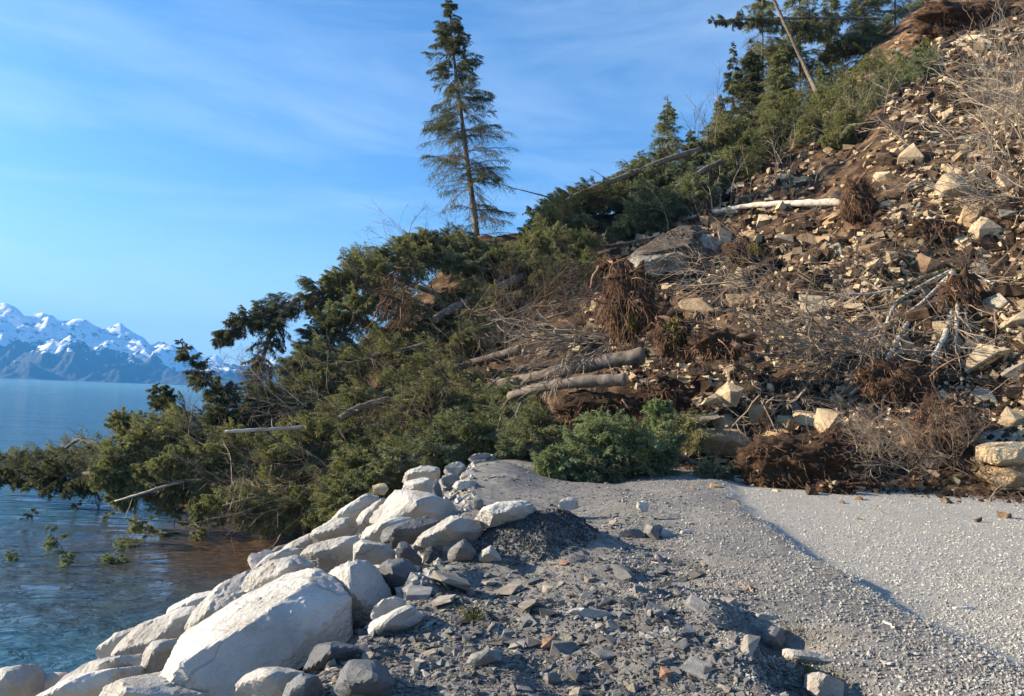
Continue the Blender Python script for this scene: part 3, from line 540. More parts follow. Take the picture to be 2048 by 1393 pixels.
for k, (pp, d, lab, mi) in enumerate(BL):
    mx_, my_ = sum(p[0] for p in pp) / len(pp), max(p[1] for p in pp)
    if mx_ > 860 and 1030 < my_ < 1385:
        g_ = G([mx_], [my_ - 3])[0]; d = d if np.isnan(g_[1]) else float(g_[1]) + .04
    pts = [(p[0], p[1], d + (p[2] if len(p) > 2 else 0)) for p in pp]
    w = (max(p[0] for p in pp) - min(p[0] for p in pp)) / FPX * d
    boulder(pts, lab, mats[mi], T=max(.12, min(.85, w * .8)), sub=5 if w > .55 and d < 9 else (4 if w > .2 else 3), rough=.034 if mi in (0, 1) else .03,
            name='granite_boulder' if mi < 2 else 'slate_boulder', sharp=70 if mi < 2 else 110, group='boulders of the sea revetment' if d > 5.7 or pp[0][0] < 700 else 'stones on the shale shoulder', cat='boulder' if w > .3 else 'stone', seed=k + 11)
# smaller filling stones of the revetment, wedged between the big ones on the face
fr = np.random.default_rng(31); fills = [shard_pts(fr, (1, .8, .62), 15, .45) * .5 for _ in range(7)]
fill_me = [polished(f, 'granite_boulder', M_granite if i % 3 else M_granite_grey, 4, 80, .035, 50 + i)[0] for i, f in enumerate(fills)]
nf = 0
for k in range(400):
    y = fr.uniform(4.0, 21); x = edge_x(y) - fr.uniform(.15, 6.0) ** 1.0
    s = fr.uniform(.75, 1.5)
    z = float(H(np.array([x]), np.array([y]), False)[0]); qx, qy = to_px(np.array([x, y, z]))
    if z < -.9 or not (-200 < qx < 1000) or qy > 1500: continue
    if any(min(p[0] for p in pp) - 30 < qx < max(p[0] for p in pp) + 30 and min(p[1] for p in pp) - 25 < qy < max(p[1] for p in pp) + 40 and y < d + 1.2 for pp, d, _, _ in BL) or (300 < qx and y < 7.4): continue
    if any((x - a) ** 2 + (y - b) ** 2 < (.62 * (s + c)) ** 2 * .8 for a, b, c in getattr(boulder, 'f', [])): continue
    boulder.f = getattr(boulder, 'f', []) + [(x, y, s)]
    i = nf % 7
    lab = rock_label(float(qx), float(qy), ['blocky', 'rounded', 'long'][i % 3] + (' white' if i % 3 else ' grey') + ' granite', 'boulder', [(520, 1270, 'largest white boulder'), (300, 1260, 'long smooth boulder'), (180, 1350, 'rust-spotted boulder'), (650, 1060, 'boulder halfway to the brown water'), (30, 1360, 'lone sea boulder'), (700, 1020, 'slanting slab'), (830, 950, 'revetment crest'), (400, 1215, 'low waterline wedge'), (820, 1015, 'broad notched boulder')])
    o = obj('granite_boulder', fill_me[i], loc=(x, y, z + .02), label=lab or 'granite boulder wedged low among the others of the revetment', cat='boulder', group='boulders of the sea revetment')
    o.scale = [s * fr.uniform(.8, 1.2), s * fr.uniform(.8, 1.2), s * fr.uniform(.7, 1)]; o.rotation_euler = (fr.uniform(-.3, .3), R(-24) + fr.uniform(-.3, .3), fr.uniform(0, 6.28)); nf += 1
print('fill boulders', nf)

# ------------------------------------------------------------------ shards lying on the shoulder and on the slide
SH = {'blocky': [(1, .85, .7), (1, .9, .8), (1, .7, .62)], 'flat': [(1, .75, .2), (1, .6, .16), (1, .85, .26)], 'long': [(1, .42, .3), (1, .36, .22)], 'wedge-shaped': [(1, .7, .45), (1, .6, .5)]}
def shard_lib(mats_, names, tones):
    lib = []
    for j, (ma, tone) in enumerate(zip(mats_, tones)):
        for si, (sh, fl) in enumerate(SH.items()):
            for q, f in enumerate(fl): lib.append((shard(names, 100 * j + 10 * si + q, f, ma, 9 if sh == 'wedge-shaped' else 13, .35 if sh == 'wedge-shaped' else .5), sh, tone))
    return lib
def lay(me, p, s, up=(0, 0, 1), r=None, tilt=.35, sink=.12):
    r = r or rng
    q = Vector(up).to_track_quat('Z', 'Y').to_matrix().to_4x4() @ Matrix.Rotation(r.uniform(0, 6.28), 4, 'Z') @ Matrix.Rotation(r.normal(0, tilt), 4, 'X') @ Matrix.Rotation(r.normal(0, tilt), 4, 'Y')
    return Matrix.Translation((p[0], p[1], p[2] + sink * s)) @ q @ Matrix.Diagonal((s, s * r.uniform(.85, 1.15), s * r.uniform(.85, 1.15), 1))
def terr_normal(x, y, e=.25):
    hx = H(np.array([x - e, x + e, x, x]), np.array([y, y, y - e, y + e]), False)
    return Vector((-(hx[1] - hx[0]) / (2 * e), -(hx[3] - hx[2]) / (2 * e), 1)).normalized()
lib = shard_lib(M_shale, 'shale_stone', ['grey', 'tan', 'dark blue-grey', 'rusty'])
sr = np.random.default_rng(5)
hero = [(904, 1172, 78, 1, 'flat', 'broad tan shale slab with a hairline crack, beside the blue-grey boulder'), (888, 1206, 46, 1, 'flat', 'pale tan shale plate leaning below the broad slab'), (840, 1192, 56, 0, 'flat', 'grey shale plate above the white twin boulders'),
        (1018, 1185, 60, 1, 'flat', 'tan shale plate right of the broad slab'), (1110, 1128, 30, 1, 'flat', 'thin tan flake under the gravel heap'), (1100, 1290, 52, 3, 'flat', 'rusty orange broken shale piece in mid shoulder'), (1315, 1224, 44, 2, 'wedge-shaped', 'dark blue-grey shale wedge right of the long white stone'),
        (1060, 1222, 40, 1, 'blocky', 'tan shale block left of the long white stone'), (1395, 1215, 50, 0, 'flat', 'grey shale plate on the bright ridge'), (1130, 1310, 60, 0, 'blocky', 'grey-brown shale block below the rusty piece'), (1500, 1300, 66, 1, 'long', 'tan long splinter left of the jagged block'), (1395, 1345, 60, 0, 'flat', 'pale shale plate near the lower edge')]
cnt = 0; placed = []
def put(px, py, wpx, mi, sh, lab, group, L_, name, up=None, tilt=.3, cat='stone slab', noun='shale slab', lands=LAND2):
    g = G([px], [py])[0]
    if np.isnan(g[0]): return None
    s = wpx / FPX * g[1]; c = [l for l in L_ if l[1] == sh and l[2] == mi] or L_
    me, sh_, tone = c[int(sr.integers(len(c)))]
    noun_ = name != 'slide_rock'; g[2] = H(g[0:1], g[1:2])[0]
    o = obj(name, me, label=lab, cat=cat, group=group); o.matrix_world = lay(me, g, s, up or terr_normal(g[0], g[1], .12), sr, tilt, .1 if noun_ else -.03)
    return o
for px, py, w_, mi, sh, lab in hero:
    put(px, py, w_, ['grey', 'tan', 'dark blue-grey', 'rusty'][mi], sh, lab, 'shale slabs lying on the shoulder', lib, 'shale_stone', tilt=.15)
zone = lambda px, py: (py > 925 + max(0, 900 - px) * 1.0) and (px < 1300 + (py - 930) * .75) and px > 640 + max(0, (1290 - py)) * .35 - 60
k = 0
while cnt < 285 and k < 9000:
    k += 1
    px = sr.uniform(640, 1680); py = sr.uniform(1000, 1400) ** 1.0
    if not zone(px, py): continue
    dens = .25 + .75 * ss(1090, 1160, py) * (1 - .75 * ss(1250 + (py - 1150) * .9, 1500 + (py - 1150) * .6, px))
    if 960 < px < 1220 and 1010 < py < 1105: dens = .03
    if sr.uniform() > dens: continue
    w_ = float(np.clip(sr.lognormal(2.95, .45), 13, 56))
    if any(abs(px - a) < (w_ + c) * .42 and abs(py - b) < (w_ + c) * .22 for a, b, c in placed): continue
    g = G([px], [py])[0]
    if np.isnan(g[0]) or g[0] < edge_x(g[1]) - .1: continue
    placed.append((px, py, w_))
    tone = ['grey', 'tan', 'dark blue-grey', 'rusty'][int(sr.choice(4, p=[.4, .28, .28, .04]))]; sh = ['flat', 'flat', 'long', 'wedge-shaped', 'blocky'][int(sr.integers(5))]
    desc = ('large ' if w_ > 30 else ('small ' if w_ < 15 else '')) + sh + ' ' + tone
    lab = rock_label(px, py, desc, 'shale slab', LAND2)
    if lab is None: lab = f'{desc} shale slab among others on the shoulder'
    put(px, py, w_, tone, sh, lab, 'shale slabs lying on the shoulder', lib, 'shale_stone'); cnt += 1
print('slabs', cnt, k)
# rocks of the slide
lib2 = shard_lib(M_tan, 'slide_rock', ['tan', 'ochre', 'grey', 'brown'])
hero2 = [(1965, 466, 56, 0, 'blocky', 'cream rounded block in the pair by the upper edge brush'), (1940, 437, 62, 1, 'wedge-shaped', 'ochre block above the cream one near the right edge'), (1612, 890, 78, 1, 'flat', 'ochre flat rock on top of the soil clod'), (1664, 852, 62, 0, 'blocky', 'pale tan block above the soil clod'),
         (1975, 728, 74, 0, 'blocky', 'bright top boulder of the shaded pile'), (2025, 745, 60, 2, 'blocky', 'grey boulder at the right edge of the shaded pile'), (1190, 612, 72, 0, 'blocky', 'pale knobbly outcrop stone left of the hanging roots'), (1072, 640, 30, 0, 'blocky', 'small tan block left of the pale outcrop'), (1680, 508, 44, 2, 'blocky', 'grey-brown square block in mid slope'),
         (1622, 490, 60, 1, 'flat', 'ochre slab in mid slope above the square block'), (1655, 612, 110, 0, 'long', 'long pale slab lying across mid slope'), (1562, 606, 80, 0, 'long', 'pale tapered slab left of the long one'), (1750, 500, 54, 3, 'blocky', 'brown shaded block right of the square one'), (1907, 203, 52, 2, 'wedge-shaped', 'whitish upright rock beside the bare brush'),
         (1886, 235, 34, 0, 'blocky', 'small tan rock under the whitish upright one'), (1758, 322, 30, 0, 'blocky', 'grey-white stone high in mid slope'), (1875, 362, 44, 0, 'flat', 'pale flakes left of the big lone boulder'), (1400, 610, 90, 1, 'flat', 'tan slab pair right of the soil-capped outcrop foot'), (1475, 606, 66, 1, 'wedge-shaped', 'tilted tan plate right of the slab pair'),
         (1446, 800, 60, 0, 'wedge-shaped', 'upright tan shard in the stacked cluster'), (1425, 830, 58, 2, 'flat', 'layered grey slab in the stacked cluster'), (1460, 850, 70, 0, 'flat', 'tan slab at the bottom of the stacked cluster'), (1500, 820, 50, 1, 'wedge-shaped', 'rust-orange leaning shard right of the cluster'), (1570, 850, 40, 0, 'blocky', 'small pale block between cluster and clod'),
         (1560, 880, 66, 1, 'flat', 'reddish flat rock behind the soil clod'), (2010, 540, 70, 3, 'blocky', 'brown boulder in shade at the right edge'), (1960, 540, 50, 2, 'blocky', 'grey boulder half in shade near the right edge'), (2035, 640, 80, 0, 'blocky', 'cream boulder cut by the right edge'), (1990, 610, 60, 2, 'blocky', 'shaded grey rock right of the mossy stems'), (1985, 880, 70, 2, 'flat', 'grey rock above the yellow block'),
         (1930, 850, 50, 3, 'flat', 'brown rock left of the yellow block'), (2020, 840, 60, 0, 'blocky', 'tan rock above the yellow block'), (1960, 800, 66, 2, 'blocky', 'grey rock in the shaded pile'), (1905, 700, 50, 2, 'flat', 'dark grey rock below the mossy stems')]
for px, py, w_, mi, sh, lab in hero2:
    put(px, py, w_, ['tan', 'ochre', 'grey', 'brown'][mi], sh, lab, 'rocks strewn over the landslide', lib2, 'slide_rock', tilt=.25, cat='rock')
sr = np.random.default_rng(77)
def in_slide(px, py):
    top = np.interp(px, [940, 1000, 1180, 1250, 1400, 1500, 1620, 1700, 1800, 2048], [700, 640, 560, 480, 420, 350, 300, 200, 90, -20])
    bot = np.interp(px, [940, 1200, 1300, 1390, 1480, 2048], [720, 700, 800, 900, 960, 965])
    return (py > top) & (py < bot)
placed = [(h[0], h[1], h[2]) for h in hero2]; cnt = 0; k = 0
while cnt < 262 and k < 9000:
    k += 1
    px = sr.uniform(950, 2060); py = sr.uniform(60, 965)
    if not in_slide(px, py): continue
    dens = .3 + .7 * ss(1500, 1950, px) if py < 700 else .35 + .4 * ss(1850, 1980, px)
    if py < 420 and px < 1800: dens *= .5
    if 1000 < px < 1250 and 560 < py < 700: dens = .9
    if 1350 < px < 1800 and 380 < py < 640: dens = .75
    if sr.uniform() > dens: continue
    w_ = float(np.clip(sr.lognormal(3.15, .45) * (1.25 if px > 1850 and py > 350 else 1), 15, 64))
    if any(abs(px - a) < (w_ + c) * .4 and abs(py - b) < (w_ + c) * .28 for a, b, c in placed): continue
    placed.append((px, py, w_))
    tone = ['tan', 'ochre', 'grey', 'brown'][int(sr.choice(4, p=[.45, .2, .22, .13]))]; sh = ['blocky', 'flat', 'flat', 'wedge-shaped', 'long', 'blocky'][int(sr.integers(6))]
    desc = ('large ' if w_ > 36 else ('small ' if w_ < 19 else '')) + sh + ' ' + tone
    lab = rock_label(px, py, desc, 'rock', LAND) or f'{desc} rock strewn on the landslide slope'
    put(px, py, w_, tone, sh, lab, 'rocks strewn over the landslide', lib2, 'slide_rock', cat='rock', tilt=.4); cnt += 1
print('slide rocks', cnt, k)
# hand-shaped rocks of the slide
def on(px, py, dd=0): return float(G([px], [py])[0][1]) + dd
d = on(1300, 570)
soil_rock = boulder([(1248, 528, d), (1262, 512, d + .3), (1330, 480, d + 2), (1372, 455, d + 2.6), (1425, 462, d + 2.4), (1432, 490, d + 1.6), (1400, 535, d + .4), (1340, 572, d - .2), (1275, 560, d - .2), (1290, 530, d - .5), (1360, 515, d - .2)],
        'big layered outcrop with a cap of grey-brown soil in mid slope', M_tan[2], T=2.5, sub=6, name='soil_capped_rock', rough=.05, cat='rock', group='rocks strewn over the landslide', drop=0, sharp=40, seed=61)
me_, c_ = polished(np.array([P(a, b, dd) for a, b, dd in [(1262, 506, d + .5), (1330, 474, d + 1.9), (1372, 447, d + 2.5), (1436, 455, d + 2.5), (1446, 500, d + 1.4), (1420, 540, d + .5), (1375, 490, d + .3), (1290, 505, d + .1), (1370, 520, d + 3.5), (1300, 500, d + 3)]]), 'soil_cap', M_cap, 5, 40, .05, 70)
cap_ = obj('soil_cap', me_, soil_rock); cap_.location = [float(a - b) for a, b in zip(c_, soil_rock.location)]
d = on(1913, 400)
boulder([(1882, 368, d), (1886, 347, d + .3), (1900, 344, d + .4), (1925, 350, d + .3), (1940, 362, d + .2), (1946, 380, d), (1936, 398, d), (1915, 404, d - .1), (1890, 392, d - .1), (1905, 366, d - .4), (1925, 375, d - .4)],
        'big lone tan boulder with a smooth face high on the right slope', M_tan[0], T=.9, sub=5, name='slide_rock', rough=.02, cat='rock', group='rocks strewn over the landslide', sharp=60, seed=62)
d = on(1445, 925) - .3
boulder([(1385, 866, d), (1400, 861, d + .3), (1480, 862, d + .3), (1508, 880, d + .1), (1512, 890, d), (1470, 925, d + .3), (1430, 910, d + .2), (1400, 882, d), (1450, 876, d - .35), (1500, 900, d)],
        'overhanging flat rock with a sunlit top at the slide toe', M_tan[0], T=.9, sub=5, name='slide_rock', rough=.03, cat='rock', group='rocks strewn over the landslide', drop=-.1, sharp=50, seed=63)
d = 15.3
for q, (pp, lab) in enumerate([([(1984, 912), (1996, 896), (2030, 886), (2075, 884), (2090, 905), (2078, 934), (2030, 938), (1996, 930), (2015, 905)], 'upper yellow block stacked at the road edge'), ([(1992, 962), (2002, 938), (2050, 930), (2095, 940), (2092, 970), (2050, 985), (2012, 978), (2025, 948)], 'lower yellow block stacked at the road edge'),
                               ([(2000, 985), (2015, 962), (2070, 955), (2090, 975), (2060, 990)], 'dark soil-covered rock at the road edge')]):
    boulder([(a, b, d - (.25 if i == len(pp) - 1 else 0)) for i, (a, b) in enumerate(pp)], lab, [M_tan[0], M_tan[1], M_tan[3]][q], T=.9, sub=5, name='slide_rock', rough=.045, cat='rock', group='rocks strewn over the landslide', sharp=120, seed=64 + q, drop=0)
for px, py, w_, lab in [(1790, 928, 0, ''), ]: pass
for px, py, w_, mi, lab in [(1892, 1006, 22, 3, 'dark brown clod farthest right of three on the road'), (1718, 1040, 11, 3, 'small dark clod in the middle of the road'), (1760, 1026, 10, 1, 'small ochre stone in the middle of the road'), (2008, 1036, 26, 3, 'brown clod under the thin twig on the road'), (1960, 1045, 18, 3, 'small brown clod left of the twig on the road'), (1720, 1000, 16, 3, 'brown clod just below the soil clod'), (1722, 982, 22, 0, 'tan stone at the foot of the soil clod'), (1683, 1007, 14, 3, 'tiny clod below the soil clod'), (1430, 975, 22, 1, 'ochre stone at the slide toe'), (1386, 978, 12, 1, 'tiny ochre stone at the slide toe'), (1472, 1006, 16, 0, 'pale stone on the end of the berm')]:
    put(px, py, w_, ['tan', 'ochre', 'grey', 'brown'][mi], 'blocky', lab, 'stones and clods fallen on the road', lib2, 'fallen_stone', cat='stone')

# ------------------------------------------------------------------ small fragments nobody could count
CUBE = np.array([[x, y, z] for x in (-1, 1) for y in (-1, 1) for z in (-1, 1)]) * .5
CF = np.array([[0, 1, 3, 2], [4, 6, 7, 5], [0, 4, 5, 1], [2, 3, 7, 6], [0, 2, 6, 4], [1, 5, 7, 3]])
OCT = np.array([[1, 0, 0], [-1, 0, 0], [0, 1, 0], [0, -1, 0], [0, 0, 1], [0, 0, -1.]]) * .5
OF = np.array([[0, 2, 4], [2, 1, 4], [1, 3, 4], [3, 0, 4], [2, 0, 5], [1, 2, 5], [3, 1, 5], [0, 3, 5]])
def rotm(n, r, tilt=None):
    a = r.uniform(0, 6.283, n); Rz = np.zeros((n, 3, 3)); Rz[:, 0, 0] = np.cos(a); Rz[:, 0, 1] = -np.sin(a); Rz[:, 1, 0] = np.sin(a); Rz[:, 1, 1] = np.cos(a); Rz[:, 2, 2] = 1
    b = r.uniform(0, 6.283, n) if tilt is None else r.normal(0, tilt, n); Rx = np.zeros((n, 3, 3)); Rx[:, 0, 0] = 1; Rx[:, 1, 1] = np.cos(b); Rx[:, 1, 2] = -np.sin(b); Rx[:, 2, 1] = np.sin(b); Rx[:, 2, 2] = np.cos(b)
    c_ = r.uniform(0, 6.283, n); R2 = np.zeros((n, 3, 3)); R2[:, 0, 0] = np.cos(c_); R2[:, 0, 1] = -np.sin(c_); R2[:, 1, 0] = np.sin(c_); R2[:, 1, 1] = np.cos(c_); R2[:, 2, 2] = 1
    return R2 @ Rx @ Rz
def crumbs(name, pts, size, flat, ma, seed, shape='oct', tilt=None, jit=.35, sink=.2):
    r = np.random.default_rng(seed); n = len(pts); T_, F_ = (OCT, OF) if shape == 'oct' else (CUBE, CF)
    V_ = T_[None] * (1 + 0 * size[:, None, None]) + r.uniform(-jit, jit, (n, len(T_), 3)) * .5
    V_ = V_ * np.stack([np.ones(n), r.uniform(.55, 1, n), r.uniform(.7, 1.2, n) * flat], -1)[:, None] * size[:, None, None]
    V_ = np.einsum('nij,nkj->nki', rotm(n, r, tilt), V_) + pts[:, None] + np.array([0, 0, 1.]) * (size * flat * sink)[:, None, None]
    F_ = (F_[None] + (np.arange(n) * len(T_))[:, None, None]).reshape(-1, F_.shape[1])
    return obj(name, mesh(name, V_.reshape(-1, 3), F_, ma, tint=np.repeat(r.uniform(0, 1, n), len(T_))), kind='stuff')
def scatter_view(n, r, u0_, u1_, y0_, y1_, pw=1.0):
    """points on the land, spread evenly over the picture rather than over the ground"""
    q = r.uniform(0, 1, n) ** pw; y = 1 / (1 / y0_ + (1 / y1_ - 1 / y0_) * q); x = r.uniform(u0_, u1_, n) * y; return x, y
r = np.random.default_rng(9)
M_rg = material('road_gravel_stones', [(.3, (.28, .265, .232)), (.7, (.44, .42, .375))], 5, .9, 0, rnd=0, tint=.35)
x, y = scatter_view(72000, r, .1, .95, 3.2, 17)
b_ = x - berm_x(y); t_ = slide_t(x, y)[0]; track = np.exp(-((b_ - .35 - .1 * vnoise(np.stack([x, y, 0 * x], -1) * .8)) / .16) ** 2)
k_ = (b_ > .1) & (t_ < .002) & (r.uniform(0, 1, len(x)) > .9 * track) & (r.uniform(0, 1, len(x)) < 1.1 - .35 * ss(7, 14, y) + .4 * vnoise(np.stack([x, y, 0 * x], -1) * .9, 3)); x = x[k_]; y = y[k_]
crumbs('gravel', np.stack([x, y, H(x, y)], -1), np.minimum(r.lognormal(math.log(.0145), .34, len(x)), .028) * (1 + .05 * y), .6, M_rg, 1, jit=.2)
M_bg = material('berm_gravel_stones', [(.3, (.2, .192, .178)), (.7, (.31, .3, .278))], 5, .9, 0, rnd=0, tint=.4)
x, y = scatter_view(50000, r, -.12, .85, 2.9, 19)
b_ = berm_x(y) - x; k_ = (b_ > -.15) & (b_ < 1.9 + .3 * vnoise(np.stack([x, y, 0 * x], -1))) & (slide_t(x, y)[0] < 0); x = x[k_]; y = y[k_]
crumbs('gravel', np.stack([x, y, H(x, y)], -1), np.minimum(r.lognormal(math.log(.0165), .38, len(x)), .035) * (1 + .05 * y), .7, M_bg, 2, jit=.2)
M_ch = material('shale_chips', [(.28, (.04, .041, .044)), (.5, (.125, .12, .112)), (.72, (.28, .255, .215))], 4, .85, .5, 40, .01, rnd=0, tint=.55, coord='World')
x, y = scatter_view(62000, r, -.42, .62, 2.7, 20)
b_ = berm_x(y) - x; k_ = (b_ > 1.0 + .5 * vnoise(np.stack([x, y, 0 * x], -1) * 1.5)) & (x > edge_x(y) - .45) & (slide_t(x, y)[0] < 0); x = x[k_]; y = y[k_]
nn = vnoise(np.stack([x, y, 0 * x], -1) * 1.2, 7)
heap = np.exp(-((x - .42) / .7) ** 2 - ((y - 8.2) / .7) ** 2)
crumbs('shale_chips', np.stack([x, y, H(x, y)], -1), np.where(r.uniform(0, 1, len(x)) < .14 * (1 - heap), r.lognormal(math.log(.04), .35, len(x)), .019) * 1.25 * np.exp(.3 * nn) * (1 + .02 * y), .4, M_ch, 3, 'oct', tilt=.35)
M_sc = material('slide_fragments', [(.3, (.13, .085, .05)), (.5, (.36, .27, .17)), (.72, (.52, .42, .28))], .35, .9, .5, 10, .03, rnd=0, tint=.5, coord='World')
px = r.uniform(900, 2120, 30000); py = r.uniform(-10, 985, 30000); k_ = in_slide(px, py + r.normal(0, 12, 30000)); k_ &= r.uniform(0, 1, 30000) < np.where((py < 420) & (px < 1800), .45, 1); k_ &= r.uniform(0, 1, 30000) < .18 + .8 * ss(-.15, .5, vnoise(np.stack([px / 60, py / 45, 0 * px], -1), 12)) ; px = px[k_][:13000]; py = py[k_][:13000]
ys_ = np.geomspace(12, 90, 150); rr = ray(px, py); XX = rr[:, :1] * ys_; YY = np.broadcast_to(ys_, XX.shape); hit = CAMZ + rr[:, 2:3] * ys_ < Hq(XX, YY); i_ = hit.argmax(1); ok = hit.any(1)
yy_ = ys_[np.maximum(i_, 1)] * .993; x = (rr[:, 0] * yy_)[ok]; y = yy_[ok] + r.uniform(-.3, .3, ok.sum()); x = x + r.uniform(-.2, .2, len(x))
SLX, SLY = x, y
crumbs('rubble', np.stack([x, y, H(x, y)], -1), r.lognormal(math.log(8), .5, len(x)) / FPX * y, .5, M_sc, 4, 'cube', tilt=.6, sink=.25)
n = 2600; y = 1 / r.uniform(1 / 21, 1 / 6.3, n); x = edge_x(y) - r.uniform(-.1, 5.5, n); z = H(x, y); k_ = z > -.3
crumbs('stone_rubble', np.stack([x, y, z], -1)[k_], np.minimum(r.lognormal(math.log(.07), .4, k_.sum()), .15), .75, M_granite_grey, 14, 'cube', sink=.1, jit=.2)
M_dk = material('dark_gravel', [(.3, (.035, .037, .04)), (.6, (.075, .077, .08)), (.8, (.13, .128, .12))], 20, .9, 0, rnd=0, tint=.5, coord='World')
n = 9000; x = r.normal(.3, .36, n); y = r.normal(8.25, .34, n); k_ = ((x - .3) / .72) ** 2 + ((y - 8.25) / .62) ** 2 < 1; x = x[k_]; y = y[k_]
crumbs('dark_gravel', np.stack([x, y, H(x, y)], -1), r.lognormal(math.log(.026), .35, len(x)), .8, M_dk, 15, 'oct', jit=.25)
# dark clods of torn soil
M_cl = material('torn_soil_clods', [(.3, (.018, .011, .007)), (.55, (.05, .03, .018)), (.75, (.11, .068, .038))], 3, .95, 1, 20, .05, rnd=0, tint=.5, coord='World')
k_ = r.permutation(len(SLX))[:5000]; x = SLX[k_] + r.normal(0, .4, len(k_)); y = SLY[k_] + r.normal(0, .4, len(k_))
crumbs('soil_clods', np.stack([x, y, H(x, y)], -1), r.lognormal(math.log(9), .5, len(x)) / FPX * y, .7, M_cl, 5, 'cube', jit=.5)

def Pc(a, b, d, off=.5):
    g_ = G([a], [b], 90, 8)[0]
    return P(a, b, d if np.isnan(g_[1]) else min(d, g_[1] - off))
def PPc(l, off=.9):
    out = []
    for a, b, d in l:
        g_ = G([a], [b], 90, 8)[0]
        out.append(P(a, b, d if np.isnan(g_[1]) else min(d, g_[1] - off)))
    return out

# slabs that stand proud of the debris in the cluster above the overhanging rock
for a_, b_, w_, sh_, tn_, lab_ in [(1420, 800, 52, 'wedge-shaped', 'tan', 'upper left tan shard of the upright stack above the overhanging rock'), (1462, 790, 50, 'blocky', 'tan', 'upper right tan block of the upright stack above the overhanging rock'), (1412, 838, 54, 'flat', 'grey', 'layered grey slab at the left of the upright stack'), (1450, 846, 56, 'wedge-shaped', 'ochre', 'ochre wedge at the foot of the upright stack'), (1512, 826, 50, 'wedge-shaped', 'ochre', 'rust-coloured leaning slab just right of the upright stack'), (1572, 848, 40, 'blocky', 'tan', 'small pale block midway from stack to soil clod'), (1655, 850, 66, 'blocky', 'tan', 'pale square block standing over the soil clod'), (1580, 886, 74, 'flat', 'ochre', 'flat ochre rock lying behind the soil clod'), (1640, 888, 60, 'flat', 'tan', 'flat tan rock at the right rear of the soil clod')]:
    c_ = [l for l in lib2 if l[1] == sh_ and l[2] == tn_]; q_ = Pc(a_, b_, 18.6, .7); s_ = w_ / FPX * q_[1]
    o = obj('slide_rock', c_[int(sr.integers(len(c_)))][0], label=lab_, cat='rock', group='rocks strewn over the landslide'); o.matrix_world = lay(o.data, q_, s_, (0, -.35, 1), sr, .45, 0)
# ------------------------------------------------------------------ wood, needles, moss
M_bark = material('spruce_bark', [(.3, (.07, .055, .045)), (.55, (.16, .13, .105)), (.8, (.28, .24, .2))], 6, .95, 1, 22, .02, rnd=.15, squash=(1, 1, .25))
M_birch = material('pale_birch_bark', [(.3, (.3, .25, .19)), (.5, (.5, .45, .38)), (.75, (.62, .58, .52))], 4, .9, .7, 20, .01, rnd=.1, stain=(5, (.14, .1, .07), .6, .8))
M_dead = material('dead_grey_wood', [(.3, (.14, .105, .072)), (.6, (.29, .225, .165)), (.8, (.42, .35, .27))], 5, .9, .6, 20, .01, rnd=.15, tint=.35)
M_twig = material('brown_twigs', [(.3, (.1, .065, .042)), (.6, (.2, .14, .095)), (.8, (.33, .25, .18))], 5, .9, 0, rnd=.15, tint=.4)
M_root = material('red_brown_roots', [(.3, (.075, .04, .024)), (.6, (.19, .11, .068)), (.8, (.36, .24, .155))], 6, .9, .6, 20, .01, rnd=.1, tint=.4)
M_rsoil = material('root_plate_soil', [(.3, (.02, .011, .006)), (.55, (.06, .032, .017)), (.78, (.14, .08, .042))], 4, .95, 1, 14, .06, rnd=.2)
def leaf_mat(name, a, b, c, tr=.28, rnd=.18):
    ma = bpy.data.materials.new(name); ma.use_nodes = True; nt = ma.node_tree; p = nt.nodes['Principled BSDF']; out = nt.nodes['Material Output']
    at = N(nt, 'ShaderNodeAttribute', attribute_name='tint'); oi = N(nt, 'ShaderNodeObjectInfo')
    col = ramp(nt, at.outputs['Fac'], [(0, a), (.5, b), (1, c)])
    v = N(nt, 'ShaderNodeMapRange'); v.inputs[3].default_value = 1 - rnd; v.inputs[4].default_value = 1 + rnd; L(nt, oi.outputs['Random'], v.inputs[0])
    col = mixc(nt, 1.0, col, v.outputs[0], 'MULTIPLY')
    L(nt, col, p.inputs['Base Color']); p.inputs['Roughness'].default_value = .6; p.inputs['Specular IOR Level'].default_value = .25
    t = N(nt, 'ShaderNodeBsdfTranslucent'); L(nt, mixc(nt, 1.0, col, (1.5, 1.5, .8), 'MULTIPLY'), t.inputs[0])
    mx = N(nt, 'ShaderNodeMixShader', i0=tr); L(nt, p.outputs[0], mx.inputs[1]); L(nt, t.outputs[0], mx.inputs[2]); L(nt, mx.outputs[0], out.inputs['Surface'])
    return ma
M_needle = leaf_mat('spruce_needles', (.078, .085, .04), (.18, .19, .09), (.31, .31, .16))
M_needle_dark = leaf_mat('dark_spruce_needles', (.035, .044, .023), (.08, .09, .048), (.15, .155, .085))
M_needle_blue = leaf_mat('blue_green_needles', (.06, .085, .04), (.155, .2, .1), (.34, .38, .22))
M_moss = leaf_mat('moss', (.07, .06, .012), (.14, .125, .02), (.26, .22, .04), .1)

